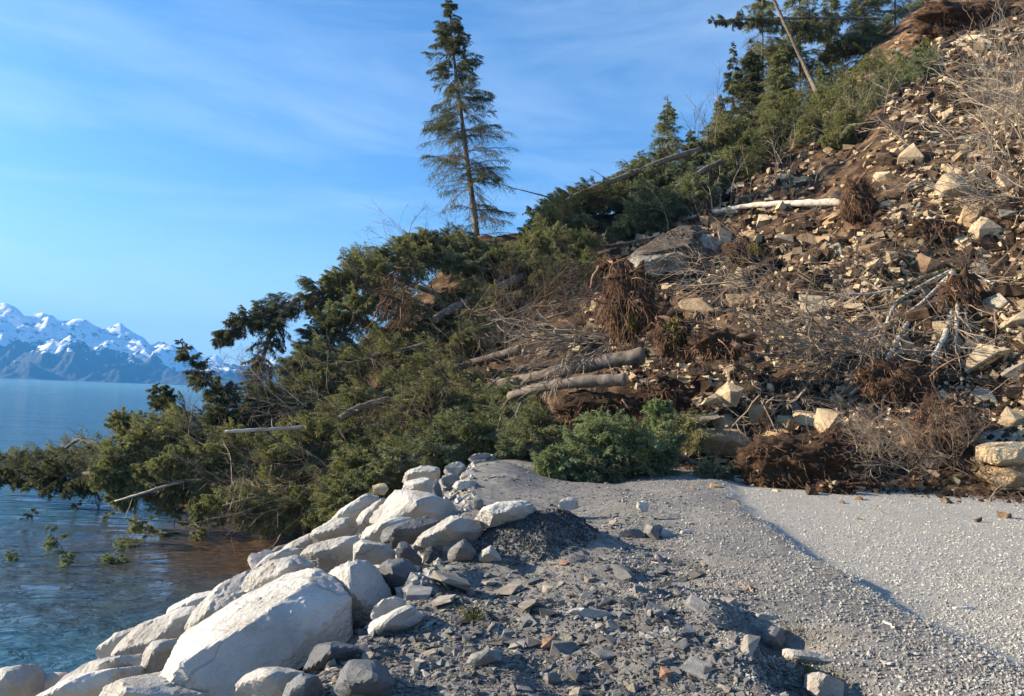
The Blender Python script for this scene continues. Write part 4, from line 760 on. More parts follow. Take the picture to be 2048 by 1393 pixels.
def spline(pts, n):
    p = np.asarray(pts, float); q = np.concatenate([2 * p[:1] - p[1:2], p, 2 * p[-1:] - p[-2:-1]]); k = len(p) - 1
    t = np.linspace(0, k, n); i = np.minimum(t.astype(int), k - 1); f = (t - i)[:, None]
    a, b, c, d = q[i], q[i + 1], q[i + 2], q[i + 3]
    return .5 * (2 * b + (c - a) * f + (2 * a - 5 * b + 4 * c - d) * f * f + (3 * b - a - 3 * c + d) * f ** 3)
def along(C, t):
    s = t * (len(C) - 1); i = np.minimum(s.astype(int), len(C) - 2); f = (s - i)[:, None]
    return C[i] * (1 - f) + C[i + 1] * f, norm(C[i + 1] - C[i])
def grow(P0, D0, Ln, r, k=6, wob=.25, grav=0.0):
    """n wandering stems: (n,k,3)"""
    n = len(P0); C = np.zeros((n, k, 3)); C[:, 0] = P0; D = norm(D0); st = (Ln / (k - 1))[:, None]
    for i in range(1, k):
        D = norm(D + r.normal(0, wob, (n, 3)) + np.array([0, 0, -1.]) * grav); C[:, i] = C[:, i - 1] + D * st
    return C
def spawn(C, m, r, t0=.25, t1=1.0, spread=.9):
    """m children on every stem: start points, directions, position along the stem"""
    n, k, _ = C.shape; t = r.uniform(t0, t1, (n, m)); s = t * (k - 1); i = np.minimum(s.astype(int), k - 2); f = (s - i)[..., None]
    idx = np.arange(n)[:, None]; p = C[idx, i] * (1 - f) + C[idx, i + 1] * f; T = norm(C[idx, i + 1] - C[idx, i])
    d = norm(T + norm(r.normal(0, 1, (n, m, 3))) * spread)
    return p.reshape(-1, 3), d.reshape(-1, 3), t.reshape(-1)
def taper(Rr, k, tip=.25): return Rr[:, None] * np.linspace(1, tip, k)[None]

BL_ = [.3, .6, 1.0, 1.6, 2.3]
def bough(Lb, seed, droop=.25, hang=.5, dens=1.0, bl=.062, bw=.0145, side=.46):
    """a single bough of length Lb along +X: stem, side shoots, their twigs and the needle sprays on them"""
    r = np.random.default_rng(seed); g = np.array([0, 0, -1.]); K5 = 8; uu = np.linspace(0, 1, K5)
    B = np.stack([Lb * uu, Lb * .05 * np.sin(uu * 3 + seed) * uu, -droop * Lb * uu ** 2], -1)[None]; B[:, 1:-1] += r.normal(0, .012 * Lb, (1, K5 - 2, 3))
    parts = [(*tubes(B, taper(np.array([.008 + .006 * Lb]), K5), 4), .5, 1)]
    S = int(10 + 19 * Lb); u_ = .1 + .9 * (np.arange(S) + r.uniform(0, 1, S)) / S; live = r.uniform(0, 1, S) < (.5 + .5 * dens); u_ = u_[live]; n = len(u_); S_ = np.where(r.uniform(0, 1, n) < .5, 1., -1.)[:, None]
    q, bt = along(B[0], u_); lat = np.array([[0, 1., 0]])
    sd = norm(bt * .8 + lat * S_ * .8 + r.normal(0, .2, (n, 3)) + g * .1); sl = np.clip(Lb * side * (1.1 - .8 * u_), .07, .8) * r.uniform(.35, 1.35, n)
    k = 5; vv = np.linspace(0, 1, k); Cs = q[:, None] + sd[:, None] * (sl[:, None] * vv)[..., None] + g * ((hang * sl)[:, None] * vv ** 2)[..., None]
    parts.append((*tubes(Cs, taper(np.full(n, .005), k, .5), 3), .6, 1)); 
    # twigs on the side shoots
    m_ = 6; p2, d2, _ = spawn(Cs, m_, r, .15, 1, .75); d2[:, 2] *= .45; d2 = norm(d2 + g * hang * .35); l2 = np.repeat(sl, m_) * r.uniform(.15, .6, n * m_) + .03
    C2 = p2[:, None] + d2[:, None] * (l2[:, None] * np.linspace(0, 1, 3))[..., None] + g * ((hang * l2)[:, None] * np.linspace(0, 1, 3) ** 2)[..., None]
    rows = []
    def blades(Cx, kk, tone):
        nn = len(Cx); v = (np.arange(kk)[None] + r.uniform(0, 1, (nn, kk))) / kk; s_ = v * (Cx.shape[1] - 1); i = np.minimum(s_.astype(int), Cx.shape[1] - 2); f = (s_ - i)[..., None]; ix = np.arange(nn)[:, None]
        c = Cx[ix, i] * (1 - f) + Cx[ix, i + 1] * f; T = norm(Cx[ix, i + 1] - Cx[ix, i]); bd = norm(T + r.normal(0, .5, (nn, kk, 3)) + g * hang * .2); l = bl * r.uniform(.6, 1.3, (nn, kk)); w = norm(np.cross(bd, r.normal(0, 1, (nn, kk, 3)))) * (bw * .5 * r.uniform(.7, 1.3, (nn, kk)))[..., None]
        a = c - bd * (l * .2)[..., None]; mm = c + bd * (l * .4)[..., None]; e = c + bd * l[..., None]
        V_ = np.stack([a, mm + w, e, mm - w], 2).reshape(-1, 3); t = np.clip(tone + .2 * r.normal(0, 1, (nn, kk)), 0, 1).ravel()
        parts.append((V_, np.arange(len(V_)).reshape(-1, 4), np.repeat(t, 4), 0))
    kd = dens
    blades(Cs, max(3, int(11 * kd)), .42); blades(C2, max(2, int(7 * kd)), .55); blades(B[:, 1:], int(10 * Lb * kd) + 3, .5)
    V_, F_, T_, Mi = join(parts); return mesh('bough', V_, F_, [M_needle, M_twig], tint=T_, mi=Mi)
BOUGH = {k: [[bough(l, 10 * j + q + h, **kw) for q in range(3 if l > .5 else 2)] for j, l in enumerate(BL_)] for h, (k, kw) in enumerate({'plain': dict(droop=.18, hang=.3, dens=.75), 'curtain': dict(droop=.22, hang=.85, dens=.85), 'sparse': dict(droop=.2, hang=.5, dens=.38), 'lift': dict(droop=-.1, hang=.15)}.items())}

def conifer(label, trunk, r0_, r1_, blen, nb, seed, droop=.3, tilt=.15, t0=.12, mat_=None, bark=None, name='fallen_spruce', cat='tree', group='spruces toppled by the landslide', flat=None, dens=1.0, hang=.5, bsc=1.0, trunk_n=24, keep=None):
    """trunk: world points from butt to tip; blen(t): branch length at t"""
    r = np.random.default_rng(seed); base = np.asarray(trunk[0], float)
    C = spline(np.asarray(trunk) - base, trunk_n)
    root = bpy.data.objects.new(name, None); COL.objects.link(root); root.location = base; root['label'] = label; root['category'] = cat
    if group: root['group'] = group
    rad = np.linspace(r0_, r1_, trunk_n)[None] * (1 + .08 * r.normal(0, 1, (1, trunk_n)))
    V_, F_ = tubes(C[None], rad, 9); obj('trunk', mesh('trunk', V_, F_, bark or M_bark, smooth=True), root)
    t = t0 + (1 - t0) * np.sort(r.uniform(0, 1, nb)) ** .85; p, T = along(C, t)
    if keep is not None: k_ = keep(t, r); t, p, T = t[k_], p[k_], T[k_]
    nb = len(t); ref = np.where(np.abs(T[:, 2:3]) > .9, [[1., 0, 0]], [[0, 0, 1.]]); N1 = norm(np.cross(T, ref)); N2 = np.cross(N1, T); ph = r.uniform(0, 6.283, nb)
    d = norm(np.cos(ph)[:, None] * N1 + np.sin(ph)[:, None] * N2 + T * (tilt + .15 * r.normal(0, 1, nb))[:, None])
    if flat is not None: d = norm(d + np.array(flat))
    Ln = np.array([blen(q) for q in t]) * r.uniform(.6, 1.15, nb)
    M3 = np.zeros((nb, 3, 3)); X3 = d; Y3 = norm(np.cross(np.broadcast_to(np.array([0, 0, 1.]), d.shape), d + np.array([1e-3, 0, 0]))); Z3 = np.cross(X3, Y3)
    ro = r.normal(0, .35, nb); Y4 = Y3 * np.cos(ro)[:, None] + Z3 * np.sin(ro)[:, None]; Z4 = np.cross(X3, Y4)
    kinds = None
    kind = 'curtain' if hang > .65 else ('sparse' if dens < .7 else ('lift' if droop < .05 else 'plain'))
    lib_ = BOUGH[kind]
    for i in range(nb):
        Lk = min(range(len(BL_)), key=lambda k: abs(BL_[k] - Ln[i] / bsc)); lk = BOUGH['sparse'][Lk] if (name == 'standing_spruce' and group is None and t[i] < .5 and r.uniform() < .85) else lib_[Lk]; me = lk[int(r.integers(len(lk)))]
        o = bpy.data.objects.new('branch', me); COL.objects.link(o); o.parent = root; s_ = Ln[i] / BL_[Lk]
        W3 = np.eye(4); W3[:3, 0] = X3[i] * s_; W3[:3, 1] = Y4[i] * s_ * (1 if r.uniform() < .5 else -1) * r.uniform(.85, 1.2); W3[:3, 2] = Z4[i] * s_; W3[:3, 3] = p[i]
        o.matrix_parent_inverse = Matrix.Identity(4); o.matrix_local = Matrix(W3.tolist())
        if mat_ is not None and mat_ is not M_needle: o.material_slots[0].link = 'OBJECT'; o.material_slots[0].material = mat_
    conifer.n = getattr(conifer, 'n', 0) + nb
    return root
def PP(l): return [P(a, b, d) for a, b, d in l]
cone = lambda L0, a=.25, tip=.12: (lambda t: L0 * (min(1, (t / a)) * .35 + .65) * (1 - t) ** .75 + tip)

# the tall spruce still standing on the spur
g0 = P(956, 492, 39.5)
tr = [P(956, 505, 39.5), P(950, 440, 39.5), P(938, 350, 39.5), P(925, 250, 39.5), P(912, 150, 39.5), P(903, 70, 39.5), P(897, 2, 39.5)]
conifer('tall slender spruce standing alone against the sky on the spur', tr, .2, .025, lambda t: 2.35 * min(1, .62 + t) * (1 - max(0, t - .42) / .6) ** .85 + .12, 190, 1, bsc=1.3, droop=.12, tilt=.1, t0=.06,
        name='standing_spruce', group=None, mat_=M_needle_dark, dens=1, hang=.55, keep=lambda t, r: r.uniform(0, 1, len(t)) < .42 + 1.0 * np.clip((t - .15) / .35, 0, 1))
# fallen spruces of the tangle between the sea and the slide
FT = [
 # label, trunk px/py/d, r0, blen0, nb, material, extra
 ('spruce arching seaward over a gap of sky, foliage hanging in curtains', [(1000, 515, 37), (880, 512, 34), (790, 535, 32.5), (690, 572, 31), (600, 598, 30), (530, 628, 29), (470, 655, 28), (432, 690, 27.5)], .2, 1.45, 165, 1, dict(droop=.35, hang=.9, secl=.5)),
 ('dark crooked spruce top curving down beside the mountain gap', [(590, 600, 29.5), (548, 655, 28.5), (525, 720, 28), (505, 790, 27), (490, 850, 26)], .13, .95, 80, 1, dict(droop=.2, hang=.6)),
 ('slim spruce tip pointing up left above the horizon', [(600, 930, 24.5), (505, 840, 25), (440, 790, 25.2), (395, 740, 25.4), (360, 682, 25.5)], .1, .95, 85, 1, dict(droop=.1, hang=.4, tilt=.7)),
 ('low spruce crown leaning out to the water left of the slim tip', [(520, 930, 25), (420, 860, 25.5), (340, 815, 26), (312, 770, 26)], .1, 1.1, 80, 1, dict(droop=.2, tilt=.5)),
 ('grey-green fallen spruce with upright feathery boughs by the water', [(480, 960, 24), (360, 900, 24.5), (270, 870, 25), (225, 830, 25.5)], .1, 1.25, 95, 0, dict(droop=-.1, hang=.1, tilt=.4, flat=(0, 0, .4))),
 ('bushy spruce crown below the arching tree, middle left', [(1000, 640, 34), (860, 660, 31.5), (740, 690, 30), (640, 725, 29), (575, 760, 28)], .16, 1.7, 130, 0, dict(flat=(-.1, -.5, .25))),
 ('fallen spruce in the middle of the tangle, boughs reaching to the camera', [(1040, 700, 28.5), (900, 740, 26.5), (760, 790, 25), (640, 840, 24), (540, 880, 23.5)], .17, 1.7, 150, 0, dict(flat=(0, -.6, .1))),
 ('fallen spruce with a dead pale log end sticking out left', [(1020, 790, 25.5), (880, 800, 24.5), (760, 850, 23.6), (600, 900, 22.8), (450, 950, 22.5)], .17, 1.6, 150, 0, dict(flat=(0, -.5, 0))),
 ('long fallen spruce dipping its tip in the sea', [(900, 830, 24), (700, 880, 23), (500, 940, 22.6), (330, 985, 22.6), (215, 1000, 22.8)], .15, 1.45, 150, 0, dict(flat=(0, -.3, .1))),
 ('lowest fallen spruce, tip hanging over brown water', [(1000, 870, 21.8), (860, 900, 21.2), (720, 950, 20.8), (600, 1010, 20.6), (500, 1060, 20.8)], .15, 1.35, 150, 0, dict(flat=(0, -.3, .1), droop=.45)),
 ('green spruce crown spilling on the revetment stones', [(1060, 850, 21.3), (960, 880, 20.6), (850, 905, 20), (740, 960, 19.6), (640, 1030, 19.5)], .12, 1.1, 120, 3, dict(droop=.45)),
 ('fallen spruce whose top sweeps along the foot of the tangle', [(1180, 830, 21.3), (1080, 850, 20.8), (980, 870, 20.5), (900, 900, 20.2)], .13, .95, 90, 0, dict(droop=.3)),
 ('high fallen spruce right behind the arching one, feathery upper edge', [(1050, 530, 38), (950, 520, 36), (860, 500, 34.5), (790, 480, 33.5)], .15, 1.9, 110, 0, dict(droop=.25, hang=.7, dens=.6, flat=(-.3, 0, .7))),
 ('spruce crown with upright boughs left of the standing spruce', [(900, 600, 33), (800, 560, 32), (730, 530, 31.5), (680, 515, 31)], .13, 1.7, 90, 0, dict(droop=.25, hang=.6, dens=.6, flat=(-.3, 0, .6))),
 ('dense round spruce crown under the sky gap', [(1000, 600, 34), (930, 600, 32), (880, 625, 31), (840, 660, 30.5)], .15, 1.25, 90, 1, dict(flat=(0, -.4, 0))),
 ('olive spruce bough mass at the foot of the standing spruce', [(1160, 540, 37), (1090, 520, 36.5), (1000, 505, 36), (900, 520, 35.5)], .15, 1.2, 100, 0, dict(flat=(0, -.3, .1))),
 ('spruce crown left of the hanging root curtain', [(1230, 520, 35.5), (1180, 530, 34), (1120, 545, 33), (1060, 560, 32)], .13, 1.1, 85, 0, dict(droop=.35)),
 ('toppled spruce on the skyline with long flat drooping boughs', [(1400, 298, 50), (1320, 325, 48), (1230, 370, 45), (1140, 420, 42.5), (1060, 462, 41)], .2, 1.5, 110, 1, dict(droop=.3, hang=.7, t0=.2)),
 ('dark spruce with its tip jutting left over the skyline', [(1300, 360, 46), (1220, 370, 44.5), (1130, 395, 43), (1045, 428, 42)], .12, 1.1, 90, 1, dict(droop=.4, hang=.8)),
 ('grey-green spruce crown lying above the soil-capped outcrop', [(1440, 380, 45), (1370, 400, 42), (1290, 430, 40), (1210, 470, 38)], .18, 1.9, 170, 3, dict(flat=(-.1, -.4, .2))),
 ('blue-grey spruce crown lying left of the birch log', [(1420, 330, 49), (1350, 360, 45.5), (1280, 385, 43.5), (1230, 400, 42.5)], .16, 1.7, 130, 3, dict(flat=(0, -.3, .2))),
 ('round green thicket crown in the middle of the upper slope edge', [(1560, 300, 52), (1500, 300, 50), (1460, 320, 48), (1420, 340, 47)], .15, 1.7, 120, 0, dict(flat=(0, -.3, .3))),
 ('dark leafy spruce crown at the edge of bare soil', [(1640, 260, 56), (1580, 270, 54), (1540, 285, 52), (1500, 300, 51)], .15, 1.9, 120, 1, dict(flat=(0, -.3, .3))),
 ('spruce lying under the leaning bare trunk', [(1750, 210, 58), (1680, 215, 56), (1620, 230, 55), (1560, 250, 54)], .15, 1.9, 130, 0, dict(flat=(0, -.3, .4))),
 ('fallen green spruce under the long dark log', [(1900, 120, 62), (1830, 140, 59), (1760, 175, 57), (1700, 205, 56)], .15, 1.7, 110, 0, dict(flat=(0, -.2, .3))),
 ('half-submerged spruce lying in the sea at the left edge', [(330, 955, 25.5), (210, 950, 26.5), (100, 945, 27.5), (0, 935, 28.5), (-90, 930, 29)], .13, 1.15, 120, 1, dict(droop=.1, dens=.55, flat=(0, 0, .3))),
 ('dark low spruce mass in the sea reaching the left frame edge', [(260, 940, 25), (150, 950, 26), (60, 955, 26.8), (-60, 950, 27.5)], .11, .95, 130, 1, dict(droop=.15, flat=(0, 0, .15))),
 ('bushy dark spruce in the sea behind the left sunken one', [(300, 905, 28), (200, 925, 28.6), (90, 925, 29.3), (-30, 920, 30)], .11, 1.0, 120, 1, dict(droop=.1, flat=(0, 0, .35), dens=.8)),
 ('brown bare-branched spruce half sunk behind the left one', [(250, 915, 30), (150, 905, 31), (60, 915, 32), (-40, 905, 33)], .1, 1.15, 80, 0, dict(droop=-.1, dens=.3, flat=(0, 0, .5))),
]
MM = [M_needle, M_needle_dark, M_needle_blue, leaf_mat('grey_green_needles', (.07, .085, .047), (.155, .178, .103), (.27, .29, .18))]
for k, (lab, tk, r0_, L0, nb, mi, ex) in enumerate(FT):
    d = tk[len(tk) // 2][2]; q = d / 24
    ex = dict(dict(droop=.3, tilt=.35, hang=.5, t0=.1), **ex); ex.pop('secl', 0)
    conifer(lab, PPc(tk), r0_, .02, cone(L0), int(nb * 1.05), 100 + k, bsc=max(1, q * .85), mat_=MM[mi], **ex)
# extra crowns that fill the depth of the tangle
er = np.random.default_rng(3)
XT = [(1000, 760, 24.5, 760, 900), (850, 690, 28, 600, 800), (760, 720, 28, 520, 850), (720, 850, 23.5, 480, 990), (600, 900, 23.5, 300, 940), (880, 860, 22.5, 640, 980), (950, 640, 31, 800, 760), (650, 700, 29, 560, 820), (1010, 830, 22, 860, 930), (560, 980, 22, 380, 1030), (780, 900, 21.5, 620, 1050), (700, 640, 30, 600, 720),
      (930, 730, 26.5, 780, 830), (480, 870, 25, 300, 930), (1080, 780, 23, 960, 880), (430, 930, 24, 260, 975), (1040, 590, 33.5, 900, 660)]
XT += [(980, 505, 36, 800, 490), (880, 520, 33.5, 700, 530), (800, 560, 31.5, 640, 570), (700, 720, 28.5, 560, 740), (640, 790, 27, 500, 800), (740, 620, 30.5, 640, 650), (1140, 590, 34, 1010, 530), (1080, 560, 35, 930, 510), (1200, 520, 37, 1080, 500), (960, 560, 34, 830, 520), (860, 620, 31, 700, 610), (1010, 660, 29, 900, 700), (560, 830, 26, 400, 850), (420, 880, 24.5, 250, 900), (300, 940, 24, 200, 960), (1120, 870, 21, 1000, 900), (900, 800, 24, 780, 850), (760, 960, 20.5, 660, 1040)]
XN = ['beneath the pale log ends', 'under the round dark crown', 'under the sky gap', 'above the sunken branches', 'near the brown water', 'behind the revetment stones', 'left of the brown litter', 'beside the crooked dark top', 'left of the sawn-looking logs', 'touching the brown water', 'over the lower revetment', 'below the curtain foliage', 'in the centre of the tangle', 'at the seaward edge', 'above the blue-green spruce top', 'by the left water edge', 'at the upper right of the tangle', 'on the arch of the tangle', 'above the shaggy roots', 'along the seaward arch', 'closing the sky gap', 'behind the slim tip', 'hanging under the arch', 'left of the soil-capped outcrop', 'at the butt of the standing spruce', 'on the skyline right of the standing spruce', 'on the skyline left of the standing spruce', 'hiding the shaggy roots', 'below the slanting broken log', 'under the crooked dark top, seaward', 'by the feathery boughs', 'at the sunken tip', 'at the gravel end of the tangle', 'behind the bright snapped log', 'hanging over the revetment foot']
for k, (x0, y0_, d, x1, y1_) in enumerate(XT):
    tk = [(x0, y0_, d), ((x0 + x1) / 2 + er.normal(0, 15), (y0_ + y1_) / 2 - 12, d - .9), (x1, y1_, d - 1.6)]
    conifer('olive green fallen spruce crown ' + XN[k], PPc(tk), .11, .02, cone(1.25), 80, 200 + k, droop=.3, tilt=.3, hang=.6, mat_=MM[[0, 0, 3, 0, 0, 1][k % 6]], flat=(0, -.4, .1))
# the blue-green spruce top on the gravel
def bush(label, trunk, L0, nb, seed, ma, **k):
    conifer(label, PP(trunk), .06, .012, cone(L0, tip=.15), nb, seed, bsc=.9, mat_=ma, **dict(dict(droop=.12, hang=.3, tilt=.55, flat=(0, -.2, .35)), **k))
bush('blue-green spruce top lying on the gravel at the end of the shoulder', [(1400, 930, 17.2), (1300, 890, 16.5), (1210, 890, 16), (1120, 925, 15.6), (1092, 950, 15.3)], .98, 140, 301, M_needle_blue)
bush('upright blue-green bough rising behind the spruce top', [(1330, 940, 17.2), (1325, 890, 17.2), (1320, 845, 17.2), (1322, 805, 17.2)], .5, 55, 302, M_needle_blue)
bush('dark lower boughs of spruce beside the gravel, in shade', [(1380, 950, 17), (1300, 940, 16.2), (1200, 950, 15.6), (1150, 960, 15.3)], .7, 80, 303, MM[3])
bush('thin olive spruce boughs between the spruce top and the overhanging rock', [(1420, 905, 18.4), (1370, 870, 18.5), (1330, 840, 18.5)], .9, 60, 304, M_needle, dens=.5)
bush('low green sprig on the ground before the overhanging rock', [(1480, 945, 15.9), (1440, 945, 15.8), (1400, 948, 15.7)], .28, 26, 305, MM[3], droop=.3)
# standing forest on the skyline
def stand(label, px, ptop, pbase, d, L0, nb, seed, mi=1, lean=0, group='spruces standing on the skyline', **k):
    tk = [P(px + lean * (1 - q), pbase + (ptop - pbase) * q, d) for q in (0, .33, .66, 1)]
    conifer(label, tk, .022 * L0 + .08, .02, lambda t: L0 * (1 - t) ** .8 + .12, int(nb * 1.35), seed, mat_=MM[mi], name='standing_spruce', group=group, **dict(dict(bsc=2.0, droop=.3, hang=.4, tilt=.05, t0=.05), **k))
stand('small dark spruce, left of the pointed pair on the skyline', 1466, 84, 300, 62, 1.5, 80, 401)
stand('dense dark spruce, right of the pointed pair on the skyline', 1502, 78, 300, 60, 2.0, 110, 402)
stand('sparse thin-crowned spruce standing apart with bare twigs', 1335, 190, 360, 50, 1.75, 95, 403, 3, dens=.5)
stand('tall spruce cut by the top edge, left of the leaning bare trunk', 1525, -120, 260, 62, 3.0, 130, 404, 0, bsc=1.5, t0=.02)
stand('tall bluish spruce cut by the top edge behind the leaning trunk', 1600, -160, 240, 66, 2.8, 130, 405, 3, bsc=1.5, t0=.02)
stand('narrow dark spruce cut by the top edge, right of the bluish one', 1662, -90, 220, 68, 2.2, 100, 406, 3, bsc=1.5, t0=.02)
stand('broad green spruce at the top, above the scarp soil', 1730, -110, 190, 66, 3.4, 150, 407, 0, bsc=1.5, t0=.02)
stand('spruce at the top beside the uprooted overhang', 1790, -130, 150, 68, 2.6, 110, 408, 3, bsc=1.5, t0=.02)
stand('short green spruce below the pointed pair', 1440, 190, 340, 55, 1.8, 90, 409, 3)
stand('leaning green spruce at the edge of the round thicket', 1380, 260, 400, 49, 1.7, 85, 410, 3, lean=30)
stand('bushy spruce above the dark leafy crown', 1560, 90, 290, 57, 2.6, 120, 411, 0, bsc=1.5, t0=.02)
stand('young spruce beneath the leaning bare trunk', 1640, 130, 260, 59, 2.2, 100, 412, 3, bsc=1.5, t0=.02)
stand('green spruce at the top edge, right of the long dark log', 1850, -160, 110, 70, 3.0, 120, 413, 0, bsc=1.5, t0=.02)
stand('spruce at the top edge behind the overhanging root plate', 1905, -200, 60, 72, 3.0, 110, 414, 1)
for i_, (a_, b_, c_, d_, e_, w_) in enumerate([(1480, 260, 54, 1400, 300, 'beneath the pointed pair'), (1600, 220, 58, 1530, 250, 'behind the leaning trunk foot'), (1700, 190, 60, 1620, 200, 'between leaning trunk and dark log'), (1780, 150, 63, 1700, 150, 'above the dark log'), (1420, 400, 44, 1340, 420, 'over the birch log tip'), (1480, 360, 47, 1400, 380, 'at the lower left of the soil edge'), (1560, 330, 50, 1480, 340, 'along the soil edge'), (1330, 420, 42, 1240, 460, 'left above the outcrop'), (1290, 360, 46, 1230, 420, 'under the pale weathered trunk'), (1660, 255, 56, 1590, 290, 'at the upper soil edge'), (1720, 260, 56, 1650, 290, 'below the dark log'), (1800, 190, 56, 1720, 220, 'under the middle of the dark log'), (1600, 110, 66, 1540, 120, 'high behind the leaning trunk'), (1720, 100, 66, 1640, 120, 'high left of the scarp'), (1870, 150, 56, 1800, 170, 'under the upper end of the dark log'), (1260, 390, 43, 1120, 440, 'along the pale weathered trunk'), (1180, 440, 41, 1040, 470, 'covering the skyline right of the standing spruce'), (1330, 350, 46, 1220, 400, 'above the pale weathered trunk'), (1150, 500, 37, 1020, 520, 'below the skyline gap'), (1680, 60, 66, 1560, 70, 'just under the flat jutting spruce'), (1780, 70, 64, 1690, 90, 'at the top left of the scarp')]):
    conifer('green crown of a toppled spruce ' + w_, PPc([(a_, b_, c_), ((a_ + d_) / 2, (b_ + e_) / 2 - 8, c_ - 1), (d_, e_, c_ - 2)]), .13, .02, cone(1.9), 85, 500 + i_, bsc=1.5, mat_=MM[[0, 0, 3, 0, 3, 0, 1, 3, 3, 0, 0, 3, 0, 0, 3, 1, 0, 3, 0, 0, 3][i_]], flat=(0, -.3, .35), hang=.5)
conifer('spruce fallen flat across the skyline, tip jutting left into the sky', PP([(1760, 38, 63), (1650, 37, 62), (1530, 38, 61), (1470, 40, 60.5), (1412, 42, 60)]), .16, .02, cone(1.6), 75, 420, bsc=1.6, droop=.7, hang=.8, tilt=.4, mat_=M_needle_dark)

# ------------------------------------------------------------------ logs
def log(label, pts, r0_, r1_, ma, name='fallen_log', stubs=8, seed=1, cat='log', wob=.1, stub_len=.5, group=None, snag=0):
    r = np.random.default_rng(seed); W_ = np.array(PPc(pts, r0_ + .15)); base = W_[0]; n = 26; C = spline(W_ - base, n)
    C[1:-1] += r.normal(0, .012, (n - 2, 3)) * np.linalg.norm(C[-1]) * wob
    rad = np.linspace(r0_, r1_, n) * (1 + .05 * r.normal(0, 1, n)); rad[0] *= .93
    root = bpy.data.objects.new(name, None); COL.objects.link(root); root.location = base; root['label'] = label; root['category'] = cat
    if group: root['group'] = group
    V_, F_ = tubes(C[None], rad[None], 14)
    nrm_ = V_.reshape(n, 14, 3); nrm_ += (nrm_ - C[:, None]) * (.18 * vnoise(nrm_.reshape(-1, 3) * 9 + seed, seed).reshape(n, 14, 1))
    # closed ends
    V_ = np.concatenate([nrm_.reshape(-1, 3), C[:1], C[-1:]]); a = len(V_) - 2
    cap = [[a, (i + 1) % 14, i, a] for i in range(14)]; o = (n - 1) * 14; cap2 = [[a + 1, o + i, o + (i + 1) % 14, a + 1] for i in range(14)]
    me = bpy.data.meshes.new('trunk'); me.from_pydata(V_.tolist(), [], [tuple(f) for f in F_.tolist()] + [tuple(c_[:3]) for c_ in cap + cap2]); me.materials.append(ma); me.polygons.foreach_set('use_smooth', [True] * len(F_) + [False] * 28); me.update()
    obj('trunk', me, root)
    if stubs:
        t = r.uniform(.1, .97, stubs); p, T = along(C, t); d = norm(np.cross(T, r.normal(0, 1, (stubs, 3))) + .3 * T)
        B = grow(p, d, stub_len * r.uniform(.4, 1.5, stubs), r, 5, .18, .02); V_, F_ = tubes(B, taper(np.full(stubs, max(.008, r1_ * .22)), 5, .3), 4)
        pr = [(V_, F_, .5, 0)]
        if snag:
            p2, d2, _ = spawn(B, snag, r); B2 = grow(p2, d2, stub_len * r.uniform(.2, .8, len(p2)), r, 4, .25); V2, F2 = tubes(B2, taper(np.full(len(p2), .006), 4, .4), 3); pr.append((V2, F2, .6, 0))
        V_, F_, T_, Mi = join(pr); obj('branch_stubs', mesh('branch_stubs', V_, F_, ma, tint=T_, mi=Mi), root)
    return root
def dg(px, py, off=0): return float(G([px], [py])[0][1]) + off
log('long pale birch log lying across the upper slide', [(1692, 404, dg(1692, 404, -.6)), (1600, 407, dg(1600, 412, -.6)), (1500, 412, dg(1500, 420, -.5)), (1430, 425, dg(1430, 430, -.5)), (1375, 437, dg(1375, 440, -.4))], .19, .07, M_birch, stubs=7, seed=2, stub_len=.8, snag=3)
log('front log of the spruce pair at the foot of the root curtain', [(1252, 760, 18.9), (1200, 761, 19.1), (1130, 768, 19.4), (1070, 778, 19.9), (1020, 792, 20.6)], .17, .12, M_bark, stubs=4, seed=3, group='spruce logs under the roots')
log('back log of the spruce pair, partly under hanging soil', [(1290, 712, 19.8), (1230, 720, 20), (1140, 738, 20.6), (1060, 756, 21.4), (1000, 768, 22.5)], .22, .14, M_bark, stubs=3, seed=4, group='spruce logs under the roots')
log('leaning bare pale trunk at the top of the slope', [(1640, 202, 56), (1612, 140, 56), (1580, 70, 56), (1552, 10, 56), (1535, -25, 56)], .17, .1, M_dead, name='leaning_trunk', stubs=5, seed=5, cat='trunk')
log('long dark mossy log high on the slope', [(1912, 82, 58), (1820, 120, 57), (1740, 155, 56), (1690, 185, 55.5), (1640, 206, 55)], .3, .2, M_bark, stubs=16, seed=6, stub_len=.9)
log('pale weathered trunk lying on the skyline left', [(1400, 300, 46), (1340, 318, 45), (1270, 345, 44), (1200, 372, 43), (1130, 405, 42), (1062, 468, 41)], .2, .13, M_dead, stubs=10, seed=7, stub_len=1, snag=2)
log('slanting dark trunk above the blue-grey crown', [(1445, 322, 44.5), (1400, 345, 43.5), (1350, 380, 42.5)], .14, .18, M_bark, stubs=8, seed=8, stub_len=.9)
log('pale dead log end poking left out of the tangle', [(720, 852, 23.2), (600, 856, 22.4), (520, 860, 21.6), (450, 864, 21.2)], .06, .045, M_birch, stubs=5, seed=9)
log('thin pale log slanting into the sea', [(430, 950, 22.8), (340, 970, 22.0), (290, 985, 21.6), (230, 1003, 21.6)], .04, .03, M_birch, stubs=4, seed=10)
log('short pale broken branch over the brown water', [(525, 995, 19.6), (490, 1000, 19.5), (445, 1012, 19.5)], .035, .02, M_dead, stubs=3, seed=11, stub_len=.25, cat='branch')
log('broken log slanting through the middle of the tangle', [(1060, 545, 33), (980, 585, 31.5), (900, 620, 30), (870, 640, 29)], .2, .15, M_bark, stubs=6, seed=12)
log('brown dead trunk crossing the skyline left of the root curtain', [(1330, 470, 37), (1230, 490, 36.5), (1130, 490, 36), (1050, 478, 36)], .07, .04, M_bark, stubs=10, seed=13, stub_len=.7)
